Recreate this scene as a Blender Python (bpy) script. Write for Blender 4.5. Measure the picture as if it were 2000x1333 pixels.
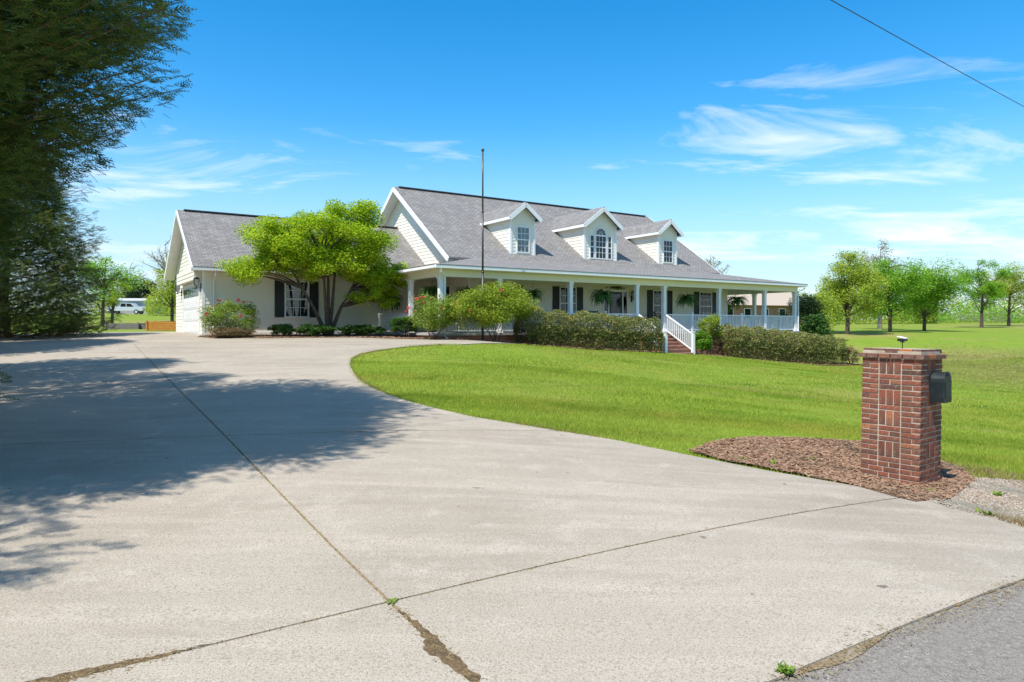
import bpy, bmesh, math, random
import numpy as np
from mathutils import Vector, Matrix
from mathutils.geometry import delaunay_2d_cdt
for o in list(bpy.data.objects): bpy.data.objects.remove(o)
rng = np.random.default_rng(7); random.seed(7)
SC = bpy.context.scene; COL = SC.collection; R = math.radians
# ------------------------------------------------------------------ camera, sky, sun, exposure
F = 1353.0; HV = 637.5                       # focal length and horizon row in photo pixels (2000 wide)
cam = bpy.data.cameras.new('camera'); co = bpy.data.objects.new('camera', cam); COL.objects.link(co)
cam.sensor_width = 36; cam.lens = 36*F/2000; cam.shift_y = -(666.5-HV)/2000; cam.clip_end = 4000; cam.clip_start = .05
co.location = (0, 0, 0); co.rotation_euler = (R(90), 0, 0); SC.camera = co
EL = R(59); TOSUN = Vector((-.60*math.cos(EL), -.80*math.cos(EL), math.sin(EL)))
W = bpy.data.worlds.new('World'); SC.world = W; W.use_nodes = True
nt = W.node_tree; nt.nodes.clear()
def N(t, **k):
    n = nt.nodes.new(t)
    for a, b in k.items(): setattr(n, a, b)
    return n
L = lambda a, b: nt.links.new(a, b)
sky = N('ShaderNodeTexSky', sky_type='NISHITA', sun_disc=False, sun_elevation=EL, sun_rotation=math.atan2(-.6, -.8), air_density=1.0, dust_density=.1, ozone_density=2.0, altitude=300)
hs = N('ShaderNodeHueSaturation'); hs.inputs['Hue'].default_value = .494; hs.inputs['Saturation'].default_value = 1.45; hs.inputs['Value'].default_value = 1.3
L(sky.outputs[0], hs.inputs['Color'])
tc = N('ShaderNodeTexCoord'); sx = N('ShaderNodeSeparateXYZ'); L(tc.outputs['Generated'], sx.inputs[0])
hz = N('ShaderNodeMapRange', interpolation_type='SMOOTHSTEP'); L(sx.outputs[2], hz.inputs[0]); hz.inputs[1].default_value = -.02; hz.inputs[2].default_value = .29; hz.inputs[3].default_value = .9; hz.inputs[4].default_value = 0
hm = N('ShaderNodeMix', data_type='RGBA'); L(hz.outputs[0], hm.inputs[0]); L(hs.outputs[0], hm.inputs[6]); hm.inputs[7].default_value = (3.2, 4.3, 5.2, 1)   # pale blue air low down
mx = N('ShaderNodeMath', operation='MAXIMUM'); L(sx.outputs[2], mx.inputs[0]); mx.inputs[1].default_value = .04
ad = N('ShaderNodeMath', operation='ADD'); L(mx.outputs[0], ad.inputs[0]); ad.inputs[1].default_value = .12
dx = N('ShaderNodeMath', operation='DIVIDE'); L(sx.outputs[0], dx.inputs[0]); L(ad.outputs[0], dx.inputs[1])
dy = N('ShaderNodeMath', operation='DIVIDE'); L(sx.outputs[1], dy.inputs[0]); L(ad.outputs[0], dy.inputs[1])
cb = N('ShaderNodeCombineXYZ'); L(dx.outputs[0], cb.inputs[0]); L(dy.outputs[0], cb.inputs[1])
mp = N('ShaderNodeMapping'); mp.inputs['Rotation'].default_value = (0, 0, R(-15)); mp.inputs['Scale'].default_value = (.7, 1.3, 1); mp.inputs['Location'].default_value = (1.87, 9.1, 0); L(cb.outputs[0], mp.inputs[0])
n1 = N('ShaderNodeTexNoise'); n1.inputs['Scale'].default_value = .55; n1.inputs['Detail'].default_value = 2; L(mp.outputs[0], n1.inputs[0])
n2 = N('ShaderNodeTexNoise'); n2.inputs['Scale'].default_value = 1.9; n2.inputs['Detail'].default_value = 9; n2.inputs['Roughness'].default_value = .62; n2.inputs['Distortion'].default_value = .5; L(mp.outputs[0], n2.inputs[0])
mu = N('ShaderNodeMath', operation='MULTIPLY'); L(n1.outputs[0], mu.inputs[0]); L(n2.outputs[0], mu.inputs[1])
cr = N('ShaderNodeValToRGB'); cr.color_ramp.elements[0].position = .245; cr.color_ramp.elements[1].position = .42
cr.color_ramp.elements[0].color = (0, 0, 0, 1); cr.color_ramp.elements[1].color = (.92, .92, .92, 1); L(mu.outputs[0], cr.inputs[0])
mc = N('ShaderNodeMix', data_type='RGBA'); L(cr.outputs[0], mc.inputs[0]); L(hm.outputs[2], mc.inputs[6]); mc.inputs[7].default_value = (7.0, 7.1, 7.2, 1)
bg = N('ShaderNodeBackground'); bg.inputs[1].default_value = .115; L(mc.outputs[2], bg.inputs[0])
wo = N('ShaderNodeOutputWorld'); L(bg.outputs[0], wo.inputs[0])
sl = bpy.data.lights.new('sun', 'SUN'); sl.energy = 4.2; sl.angle = R(.55); sl.color = (1, .965, .91)
so = bpy.data.objects.new('sun', sl); COL.objects.link(so); so.rotation_euler = TOSUN.to_track_quat('Z', 'Y').to_euler(); so.location = (-20, -25, 40)
SC.view_settings.view_transform = 'Standard'; SC.view_settings.look = 'None'; SC.view_settings.exposure = .62; SC.view_settings.gamma = 1
SC.view_settings.use_curve_mapping = False
SC.render.resolution_x = 1024; SC.render.resolution_y = 682

# ------------------------------------------------------------------ helpers
def mat(name, col, rough=.7, spec=.3, metal=0, noise=None, bump=None, ramp=None, rnd=None, transl=0, coords='Object'):
    """noise=(scale, colour2, detail, lo, hi); bump=(scale, strength, dist); rnd='island'|'object' with ramp=[(pos,col)..]"""
    m = bpy.data.materials.new(name); m.use_nodes = True; t = m.node_tree; t.nodes.clear()
    def n(k, **a):
        q = t.nodes.new(k)
        for x, y in a.items(): setattr(q, x, y)
        return q
    l = lambda a, b: t.links.new(a, b)
    p = n('ShaderNodeBsdfPrincipled'); p.inputs['Roughness'].default_value = rough; p.inputs['Specular IOR Level'].default_value = spec; p.inputs['Metallic'].default_value = metal
    out = n('ShaderNodeOutputMaterial'); c4 = lambda c: (c[0], c[1], c[2], 1)
    tcn = n('ShaderNodeTexCoord'); vec = tcn.outputs[coords]; src = None
    if rnd:
        s = n('ShaderNodeNewGeometry').outputs['Random Per Island'] if rnd == 'island' else n('ShaderNodeObjectInfo').outputs['Random']
        r = n('ShaderNodeValToRGB'); e = r.color_ramp.elements
        while len(e) < len(ramp): e.new(.5)
        for q, (ps, c) in zip(e, ramp): q.position = ps; q.color = c4(c)
        l(s, r.inputs[0]); src = r.outputs[0]
    else:
        g = n('ShaderNodeRGB'); g.outputs[0].default_value = c4(col); src = g.outputs[0]
    for ns in (noise or []):
        sc, c2, det, lo, hi = ns[:5]; vv = vec
        if len(ns) > 5: mpn = n('ShaderNodeMapping'); mpn.inputs['Rotation'].default_value = (0, 0, ns[5][0]); mpn.inputs['Scale'].default_value = (ns[5][1], ns[5][2], 1); l(vec, mpn.inputs[0]); vv = mpn.outputs[0]
        q = n('ShaderNodeTexNoise'); q.inputs['Scale'].default_value = sc; q.inputs['Detail'].default_value = det; q.inputs['Roughness'].default_value = .6; l(vv, q.inputs[0])
        mr = n('ShaderNodeMapRange'); mr.inputs[1].default_value = lo; mr.inputs[2].default_value = hi; l(q.outputs[0], mr.inputs[0])
        mxn = n('ShaderNodeMix', data_type='RGBA'); l(mr.outputs[0], mxn.inputs[0]); l(src, mxn.inputs[6]); mxn.inputs[7].default_value = c4(c2); src = mxn.outputs[2]
    l(src, p.inputs['Base Color'])
    if bump:
        q = n('ShaderNodeTexNoise'); q.inputs['Scale'].default_value = bump[0]; q.inputs['Detail'].default_value = 5; l(vec, q.inputs[0])
        b = n('ShaderNodeBump'); b.inputs['Strength'].default_value = bump[1]; b.inputs['Distance'].default_value = bump[2]; l(q.outputs[0], b.inputs['Height']); l(b.outputs[0], p.inputs['Normal'])
    if transl:
        tr = n('ShaderNodeBsdfTranslucent'); l(src, tr.inputs[0]); ms = n('ShaderNodeMixShader'); ms.inputs[0].default_value = transl
        l(p.outputs[0], ms.inputs[1]); l(tr.outputs[0], ms.inputs[2]); l(ms.outputs[0], out.inputs[0])
    else: l(p.outputs[0], out.inputs[0])
    return m
def leafmat(name, cols, transl=.3, rough=.55, var=1.3):
    k = len(cols); mean = [sum(c[i] for c in cols)/k for i in range(3)]; a = (mean[0]*.55, mean[1]*.68, mean[2]*.7); b = (mean[0]*1.35, mean[1]*1.2, mean[2]*1.1)   # darker and lighter tones that noise mixes in
    return mat(name, None, rough, .25, rnd='island', ramp=[(i/(k-1), c) for i, c in enumerate(cols)], noise=[(var, a, 4, .50, .78), (var*1.7, b, 4, .54, .82)], transl=transl)
def mesh_np(name, V, Fs, m=None, smooth=False):
    V = np.asarray(V, np.float32).reshape(-1, 3); Fs = np.asarray(Fs, np.int32); k = Fs.shape[1]
    me = bpy.data.meshes.new(name); me.vertices.add(len(V)); me.vertices.foreach_set('co', V.ravel())
    me.loops.add(Fs.size); me.loops.foreach_set('vertex_index', Fs.ravel()); me.polygons.add(len(Fs))
    me.polygons.foreach_set('loop_start', np.arange(0, Fs.size, k, dtype=np.int32)); me.polygons.foreach_set('loop_total', np.full(len(Fs), k, np.int32))
    if smooth: me.polygons.foreach_set('use_smooth', np.ones(len(Fs), bool))
    me.update(calc_edges=True)
    if not smooth: me.shade_flat()
    if m: me.materials.append(m)
    return me
def link(name, me, parent=None, loc=None, rz=0):
    o = bpy.data.objects.new(name, me); COL.objects.link(o); o.parent = parent
    if loc is not None: o.location = loc
    if rz: o.rotation_euler = (0, 0, rz)
    return o
def tag(o, label, cat, group=None, kind=None):
    o['label'] = label; o['category'] = cat
    if group: o['group'] = group
    if kind: o['kind'] = kind
    return o
def struct(o, kind='structure'): o['kind'] = kind; return o
def empty(name, loc, rz=0): return link(name, None, None, loc, rz)
class MB:                                            # collects boxes, tubes, polygons into one mesh
    def __init__(s): s.v = []; s.f = []
    def add(s, vs, fs):
        b = len(s.v); s.v += [tuple(x) for x in vs]; s.f += [tuple(b+i for i in q) for q in fs]; return s
    def box(s, x0, x1, y0, y1, z0, z1):
        return s.add([(x0,y0,z0),(x1,y0,z0),(x1,y1,z0),(x0,y1,z0),(x0,y0,z1),(x1,y0,z1),(x1,y1,z1),(x0,y1,z1)], [(3,2,1,0),(4,5,6,7),(0,1,5,4),(1,2,6,5),(2,3,7,6),(3,0,4,7)])
    def beam(s, a, b, w, h, up=(0,0,1)):             # box along a->b
        a, b, up = Vector(a), Vector(b), Vector(up); d = (b-a).normalized(); x = d.cross(up).normalized()*w/2; y = x.cross(d).normalized()*h/2
        return s.add([a-x-y, a+x-y, a+x+y, a-x+y, b-x-y, b+x-y, b+x+y, b-x+y], [(3,2,1,0),(4,5,6,7),(0,1,5,4),(1,2,6,5),(2,3,7,6),(3,0,4,7)])
    def tube(s, pts, rad, n=7, cap=True):
        pts = [Vector(p) for p in pts]; rad = rad if hasattr(rad, '__len__') else [rad]*len(pts); vs = []; fs = []
        for i, p in enumerate(pts):
            d = (pts[min(i+1, len(pts)-1)]-pts[max(i-1, 0)]).normalized(); u = Vector((0, 0, 1)) if abs(d.z) < .9 else Vector((1, 0, 0))
            x = d.cross(u).normalized(); y = d.cross(x)
            vs += [p+(x*math.cos(6.2832*k/n)+y*math.sin(6.2832*k/n))*rad[i] for k in range(n)]
        for i in range(len(pts)-1):
            for k in range(n): fs.append((i*n+k, i*n+(k+1) % n, (i+1)*n+(k+1) % n, (i+1)*n+k))
        if cap: fs += [tuple(range(n)), tuple((len(pts)-1)*n+k for k in reversed(range(n)))]
        return s.add(vs, fs)
    def prism(s, poly, off):                         # planar polygon extruded by vector off
        n = len(poly); off = Vector(off); a = [Vector(p) for p in poly]; b = [p+off for p in a]
        return s.add(a+b, [tuple(reversed(range(n))), tuple(range(n, 2*n))]+[(i, (i+1) % n, n+(i+1) % n, n+i) for i in range(n)])
    def build(s, name, m, parent=None, loc=None, rz=0, smooth=False, fix=True):
        me = bpy.data.meshes.new(name); me.from_pydata(s.v, [], s.f)
        if fix:
            bm = bmesh.new(); bm.from_mesh(me); bmesh.ops.recalc_face_normals(bm, faces=bm.faces); bm.to_mesh(me); bm.free()
        if smooth:
            for p in me.polygons: p.use_smooth = True
        me.materials.append(m); return link(name, me, parent, loc, rz)
def scatter(TV, TF, pos, rot, sc):
    TV = np.asarray(TV, float); TF = np.asarray(TF); n = len(pos); k = len(TV)
    V = np.einsum('nij,kj->nki', rot, TV)*np.asarray(sc).reshape(-1, 1, 1)+np.asarray(pos)[:, None, :]
    return V.reshape(-1, 3), (TF[None]+(np.arange(n)*k)[:, None, None]).reshape(-1, TF.shape[1])
def rots(dirs, roll=None):                           # local x -> dirs, z roughly up, random roll
    d = dirs/np.linalg.norm(dirs, axis=1, keepdims=True); up = np.tile([0, 0, 1.], (len(d), 1)); up[np.abs(d[:, 2]) > .95] = [1, 0, 0]
    y = np.cross(up, d); y /= np.linalg.norm(y, axis=1, keepdims=True); z = np.cross(d, y)
    if roll is not None:
        c, s = np.cos(roll)[:, None], np.sin(roll)[:, None]; y, z = y*c+z*s, z*c-y*s
    return np.stack([d, y, z], axis=2)
def rdirs(n, zlo=-1, zhi=1):
    z = rng.uniform(zlo, zhi, n); a = rng.uniform(0, 6.2832, n); r = np.sqrt(np.maximum(0, 1-z*z)); return np.stack([r*np.cos(a), r*np.sin(a), z], 1)
LEAF = ([(0, 0, 0), (.5, .3, .06), (1, 0, -.08), (.5, -.3, .06)], [(0, 1, 2), (0, 2, 3)])
def leaves(name, pos, size, m, parent, zlo=-.5, zhi=.6, width=1.0):
    pos = np.asarray(pos); n = len(pos); T = np.array(LEAF[0])*np.array([1, width, 1])
    V, Fs = scatter(T, LEAF[1], pos, rots(rdirs(n, zlo, zhi), rng.uniform(-1.1, 1.1, n)), size*rng.uniform(.6, 1.35, n)); return link(name, mesh_np(name, V, Fs, m), parent)
def blob(c, r, n, p=.45):                            # points in an ellipsoid, denser to its skin
    return np.asarray(c)+rdirs(n)*np.asarray(r)*(rng.uniform(.02, 1, n)**p)[:, None]
def pip(P, poly):
    P = np.asarray(P, float); x, y = P[:, 0], P[:, 1]; ins = np.zeros(len(P), bool); q = np.asarray(poly, float)
    for i in range(len(q)):
        (x1, y1), (x2, y2) = q[i], q[i-1]
        if y1 == y2: continue
        ins ^= ((y1 > y) != (y2 > y)) & (x < (x2-x1)*(y-y1)/(y2-y1)+x1)
    return ins

# ------------------------------------------------------------------ terrain (heights relative to the eye)
HA = R(90)-.9919; CS, SN = math.cos(HA), math.sin(HA); HX, HY = -3.02, 29.32
def hw(s, t): return (HX+s*CS-t*SN, HY+s*SN+t*CS)    # house plan -> world
ctrl = []
for Y in (5, 9, 14, 19, 24, 28):
    for X in (-20, -13, -7, -2): ctrl.append((X, Y, -1.9+.058*(Y-5)))
ctrl += [(-20, -4, -2.1), (0, -6, -2.1), (12, -4, -2.25), (1.5, 3.75, -1.93), (3.84, 5.2, -1.95), (5.05, 8.6, -2.03), (3, 9.5, -1.88), (7.5, 10.2, -2.2), (12, 16, -2.5), (0, 14, -1.42), (4, 18, -1.6), (9, 12, -2.2)]
ctrl += [hw(-8.2, 6.95)+(-.43,), hw(-8.2, 15)+(-.34,), hw(0, -.3)+(-.6,), hw(-4, 4)+(-.5,), hw(4, -1.5)+(-.86,), hw(13, -2)+(-1.4,), hw(24.4, -2)+(-2.25,), hw(8, -1.6)+(-1.1,), hw(19, -2)+(-1.9,)]
ctrl += [hw(27, 6)+(-1.9,), hw(27, 14)+(-1.2,), hw(12, 20)+(-.5,), (23, 32, -2.7), (30, 27, -2.7), (17, 24, -2.4), (30, 40, -2.2), (38, 50, -1.5), (30, 62, -.7), (36, 67, -.5), (43, 75, -.45), (60, 88, -.1), (66, 92, 0)]
ctrl += [(-28, 50, -.1), (-24, 40, -.3), (-40, 75, .7), (-62, 110, 1.9), (-40, 110, 1.7), (-20, 90, .8), (10, 90, .5), (40, 120, .8), (90, 120, .6), (33, 100, .3), (-40, 20, -1), (40, 5, -2.6), (70, 50, -1.2)]
for k in range(16):
    a = 6.2832*k/16; fr = max(0, math.sin(a))
    ctrl += [(250*math.cos(a), 250*math.sin(a), -2+4.5*fr), (800*math.cos(a), 800*math.sin(a), -2+6*fr)]
CP = np.array(ctrl); CN = len(CP)
def _phi(r2): return .5*r2*np.log(r2+1e-9)
_A = np.zeros((CN+3, CN+3)); _d2 = ((CP[:, None, :2]-CP[None, :, :2])**2).sum(2)/1e4
_A[:CN, :CN] = _phi(_d2)+np.eye(CN)*2e-4; _A[:CN, CN:] = np.c_[np.ones(CN), CP[:, :2]/100]; _A[CN:, :CN] = _A[:CN, CN:].T
_W = np.linalg.solve(_A, np.r_[CP[:, 2], 0, 0, 0])
def G(x, y):
    x = np.atleast_1d(np.asarray(x, float)); y = np.atleast_1d(np.asarray(y, float)); o = np.zeros(len(x))
    for i in range(0, len(x), 20000):
        a, b = x[i:i+20000], y[i:i+20000]
        o[i:i+20000] = _phi(((a[:, None]-CP[:, 0])**2+(b[:, None]-CP[:, 1])**2)/1e4)@_W[:CN]+_W[CN]+_W[CN+1]*a/100+_W[CN+2]*b/100
    return o
def g(x, y): return float(G(x, y)[0])
def onground(u, v):                                  # where the sight line of a photo point first meets the ground
    Y = np.linspace(2.5, 140, 4000); d = (HV-v)/F*Y-G((u-1000)/F*Y, Y); i = int(np.argmax(d < 0)) if (d < 0).any() else 3999
    return ((u-1000)/F*Y[i], Y[i])

# ------------------------------------------------------------------ materials
M = {}
M['ground'] = mat('lawn_ground', (.18, .255, .022), .9, .1, noise=[(.12, (.21, .24, .035), 3, .42, .62), (1.3, (.13, .21, .02), 4, .45, .7), (.05, (.27, .22, .075), 4, .52, .66), (9, (.20, .26, .04), 3, .5, .75)], bump=(14, .6, .05))
M['concrete'] = mat('weathered_concrete', None, .88, .2, rnd='object', ramp=[(0, (.365, .312, .238)), (.5, (.385, .332, .255)), (1, (.342, .29, .218))], noise=[(.35, (.255, .213, .157), 7, .45, .72), (1.0, (.45, .38, .295), 5, .46, .72, (R(32), .35, 3.2)), (.8, (.27, .215, .16), 6, .58, .76, (R(-58), .5, 2.6)), (2.4, (.47, .41, .325), 7, .55, .76), (70, (.235, .19, .14), 5, .47, .64), (150, (.54, .47, .38), 2, .54, .68), (5, (.17, .14, .11), 2, .74, .78)], bump=(120, .4, .005))
M['asphalt'] = mat('worn_asphalt', (.235, .205, .17), .9, .2, noise=[(50, (.38, .34, .29), 3, .50, .64), (1, (.26, .23, .19), 3, .4, .7), (110, (.09, .08, .07), 2, .54, .66), (25, (.15, .13, .105), 4, .5, .7)], bump=(90, .7, .012))
M['dirt'] = mat('joint_dirt', (.16, .105, .055), .95, .1, noise=[(14, (.085, .06, .035), 4, .4, .65), (40, (.24, .17, .09), 3, .5, .7)], bump=(60, .8, .02))
M['mulch'] = mat('brown_mulch', (.21, .12, .07), .95, .1, noise=[(18, (.24, .14, .085), 4, .45, .7), (50, (.06, .035, .02), 3, .5, .7)], bump=(40, .9, .03))
M['chip'] = leafmat('mulch_chips', [(.14, .072, .04), (.25, .14, .082), (.38, .25, .16), (.19, .10, .058)], 0, .9)
M['straw'] = leafmat('dry_grass', [(.24, .17, .07), (.36, .27, .12), (.17, .10, .045), (.40, .33, .18)], .1, .9)
M['pebble'] = leafmat('gravel_pebbles', [(.26, .21, .16), (.36, .31, .25), (.16, .12, .085), (.31, .23, .15), (.46, .41, .34)], 0, .8)
M['grass'] = mat('grass_blades', None, .6, .2, rnd='island', ramp=[(0, (.22, .32, .025)), (.3, (.31, .41, .035)), (.6, (.41, .48, .06)), (.8, (.26, .36, .03)), (1, (.50, .49, .11))], noise=[(.25, (.46, .45, .07), 4, .46, .64), (.9, (.19, .30, .022), 5, .50, .70), (1.0, (.42, .50, .07), 2, .45, .62, (R(12), .06, .9)), (.45, (.52, .43, .14), 5, .57, .74, (R(33), .6, 2.0))], transl=.5)
M['weed'] = leafmat('weed_leaves', [(.10, .20, .02), (.17, .28, .03), (.22, .30, .04)], .3)
M['siding'] = mat('cream_lap_siding', (.83, .77, .635), .55, .3, noise=[(1.2, (.79, .73, .595), 4, .4, .7)])
M['trim'] = mat('white_trim', (.82, .815, .79), .45, .4, noise=[(2, (.77, .76, .73), 4, .45, .7)])
M['cream'] = mat('cream_beam', (.80, .75, .58), .5, .35)
M['black'] = mat('black_shutter', (.012, .012, .014), .45, .4)
M['metalblack'] = mat('black_metal', (.018, .018, .02), .35, .5)
M['glass'] = bpy.data.materials.new('window_glass'); M['glass'].use_nodes = True
_t = M['glass'].node_tree; _t.nodes.clear(); _o = _t.nodes.new('ShaderNodeOutputMaterial'); _m = _t.nodes.new('ShaderNodeMixShader'); _f = _t.nodes.new('ShaderNodeFresnel'); _f.inputs[0].default_value = 1.7; _a = _t.nodes.new('ShaderNodeBsdfTransparent'); _a.inputs[0].default_value = (.72, .76, .75, 1); _g = _t.nodes.new('ShaderNodeBsdfGlossy'); _g.inputs['Roughness'].default_value = .03
for x_, y_ in ((_f.outputs[0], _m.inputs[0]), (_a.outputs[0], _m.inputs[1]), (_g.outputs[0], _m.inputs[2]), (_m.outputs[0], _o.inputs[0])): _t.links.new(x_, y_)
M['blind'] = mat('window_blind', (.16, .155, .14), .8, .2, noise=[(14, (.045, .045, .045), 1, .47, .53, (0, .01, .01)), (.8, (.02, .022, .024), 2, .45, .6)])
M['room'] = mat('dark_room', (.018, .018, .018), .9, .1)
M['lampglass'] = mat('lantern_glass', (.55, .56, .55), .08, .6)
M['door'] = mat('dark_front_door', (.035, .012, .010), .35, .5)
M['floor'] = mat('porch_floor', (.42, .40, .37), .7, .3)
M['chain'] = mat('hanger_wire', (.10, .09, .08), .5, .4)
M['basket'] = mat('basket_liner', (.07, .055, .035), .9, .1)
M['pole'] = mat('bronze_flagpole', (.07, .065, .06), .4, .5, metal=.3)
M['wood'] = mat('orange_stained_wood', (.55, .24, .045), .6, .3, noise=[(6, (.42, .17, .03), 4, .4, .7)])
M['grey_wood'] = mat('weathered_grey_wood', (.22, .20, .18), .85, .2, noise=[(8, (.14, .125, .11), 4, .4, .7)])
M['mailbox'] = mat('dark_green_grey_enamel', (.011, .016, .017), .5, .35, noise=[(9, (.022, .032, .034), 4, .5, .7)])
M['mortar'] = mat('sandy_mortar', (.50, .42, .32), .95, .1, noise=[(5, (.36, .29, .21), 4, .4, .7)], bump=(70, .5, .01))
M['brick'] = mat('pillar_brick', None, .85, .15, rnd='object', ramp=[(0, (.22, .070, .042)), (.25, (.30, .095, .055)), (.45, (.15, .058, .040)), (.65, (.26, .10, .06)), (.8, (.11, .058, .045)), (.92, (.28, .115, .068)), (1, (.40, .16, .07))], noise=[(2.6, (.065, .045, .037), 6, .48, .70), (22, (.34, .22, .15), 5, .54, .76), (60, (.10, .045, .03), 3, .5, .7)], bump=(45, .5, .01))
M['capbrick'] = mat('cap_brick', None, .9, .1, rnd='object', ramp=[(0, (.13, .075, .06)), (.45, (.20, .095, .07)), (.74, (.16, .085, .065)), (.80, (.46, .15, .045)), (1, (.40, .13, .05))], noise=[(12, (.30, .20, .15), 4, .5, .75)], bump=(45, .6, .01))
def brickwall(name, c1, c2, mo, sx_, rot=None):
    m = bpy.data.materials.new(name); m.use_nodes = True; t = m.node_tree; p = t.nodes['Principled BSDF']; p.inputs['Roughness'].default_value = .85
    b = t.nodes.new('ShaderNodeTexBrick'); b.inputs['Scale'].default_value = sx_; b.inputs['Color1'].default_value = c1+(1,); b.inputs['Color2'].default_value = c2+(1,); b.inputs['Mortar'].default_value = mo+(1,)
    b.inputs['Mortar Size'].default_value = .016; b.inputs['Brick Width'].default_value = .5; b.inputs['Row Height'].default_value = .17
    u = t.nodes.new('ShaderNodeTexCoord'); t.links.new(u.outputs['UV'], b.inputs[0]); nz = t.nodes.new('ShaderNodeTexNoise'); nz.inputs['Scale'].default_value = 1.5; nz.inputs['Detail'].default_value = 5; t.links.new(u.outputs['UV'], nz.inputs[0])
    mr = t.nodes.new('ShaderNodeMapRange'); mr.inputs[1].default_value = .35; mr.inputs[2].default_value = .7; mr.inputs[3].default_value = .90; mr.inputs[4].default_value = 1.08; t.links.new(nz.outputs[0], mr.inputs[0])
    mm = t.nodes.new('ShaderNodeMix'); mm.data_type = 'RGBA'; mm.blend_type = 'MULTIPLY'; mm.inputs[0].default_value = 1; t.links.new(b.outputs[0], mm.inputs[6]); t.links.new(mr.outputs[0], mm.inputs[7]); t.links.new(mm.outputs[2], p.inputs['Base Color'])
    bp = t.nodes.new('ShaderNodeBump'); bp.inputs['Strength'].default_value = .5; bp.inputs['Distance'].default_value = .01; t.links.new(b.outputs['Fac'], bp.inputs['Height']); bp.invert = True; t.links.new(bp.outputs[0], p.inputs['Normal'])
    return m, b
M['foundation'], _ = brickwall('foundation_brick', (.27, .085, .05), (.38, .15, .085), (.46, .38, .29), 2.4)
M['shingle'], _b = brickwall('grey_shingles', (.195, .180, .162), (.275, .254, .23), (.09, .083, .076), 1.0)
_b.inputs['Brick Width'].default_value = .26; _b.inputs['Row Height'].default_value = .14; _b.inputs['Mortar Size'].default_value = .012; _b.inputs['Bias'].default_value = 0; _b.offset = .37
M['bark'] = mat('grey_brown_bark', (.12, .09, .065), .9, .1, noise=[(9, (.06, .045, .032), 5, .4, .7)], bump=(25, .8, .03))
M['palebark'] = mat('pale_bark', (.30, .26, .21), .9, .1, noise=[(9, (.17, .14, .11), 5, .4, .7)])
M['twig'] = mat('dead_brown_twigs', (.17, .105, .06), .9, .1)
M['fern'] = leafmat('fern_fronds', [(0.044, 0.113, 0.022), (0.074, 0.166, 0.027), (0.120, 0.233, 0.037), (0.053, 0.127, 0.025)], 0.25)
M['maple'] = leafmat('maple_leaves', [(0.169, 0.322, 0.019), (0.320, 0.503, 0.023), (0.526, 0.683, 0.028), (0.679, 0.724, 0.031), (0.226, 0.422, 0.023)], 0.50)
M['cyp'] = leafmat('cypress_sprays', [(0.054, 0.101, 0.021), (0.090, 0.158, 0.030), (0.153, 0.218, 0.042), (0.072, 0.130, 0.026), (0.268, 0.203, 0.054)], .3)
M['hedge'] = leafmat('abelia_leaves', [(0.049, 0.091, 0.018), (0.126, 0.189, 0.039), (0.280, 0.301, 0.078), (0.476, 0.308, 0.130), (0.182, 0.238, 0.046), (0.070, 0.126, 0.023), (0.420, 0.392, 0.130)], .22)
M['shrub'] = leafmat('yellow_green_leaves', [(0.123, 0.230, 0.023), (0.282, 0.407, 0.030), (0.475, 0.530, 0.046), (0.194, 0.318, 0.030), (0.581, 0.495, 0.076)], 0.42)
M['rose'] = leafmat('rose_leaves', [(0.104, 0.218, 0.029), (0.225, 0.365, 0.040), (0.380, 0.474, 0.056), (0.156, 0.292, 0.032), (0.432, 0.365, 0.096)], 0.40)
M['red'] = leafmat('red_petals', [(.50, .03, .03), (.62, .07, .07), (.55, .05, .10)], .2)
M['dark'] = leafmat('dark_evergreen', [(.012, .03, .010), (.022, .05, .014), (.035, .07, .018)], .12)
M['low'] = leafmat('low_green_leaves', [(0.030, 0.090, 0.018), (0.068, 0.150, 0.027), (0.112, 0.225, 0.038)], 0.30)
M['bright'] = leafmat('fresh_green_leaves', [(0.090, 0.225, 0.018), (0.165, 0.330, 0.024), (0.255, 0.435, 0.038)], 0.45)
M['tree_g'] = leafmat('mid_green_foliage', [(0.141, 0.304, 0.025), (0.252, 0.481, 0.038), (0.391, 0.632, 0.053), (0.196, 0.379, 0.031)], 0.50)
M['tree_y'] = leafmat('yellow_green_foliage', [(0.221, 0.343, 0.042), (0.392, 0.490, 0.053), (0.564, 0.613, 0.073), (0.294, 0.392, 0.046)], 0.50)
M['tree_p'] = leafmat('pale_sparse_foliage', [(0.364, 0.338, 0.195), (0.494, 0.468, 0.312), (0.260, 0.260, 0.130)], 0.40)

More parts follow.
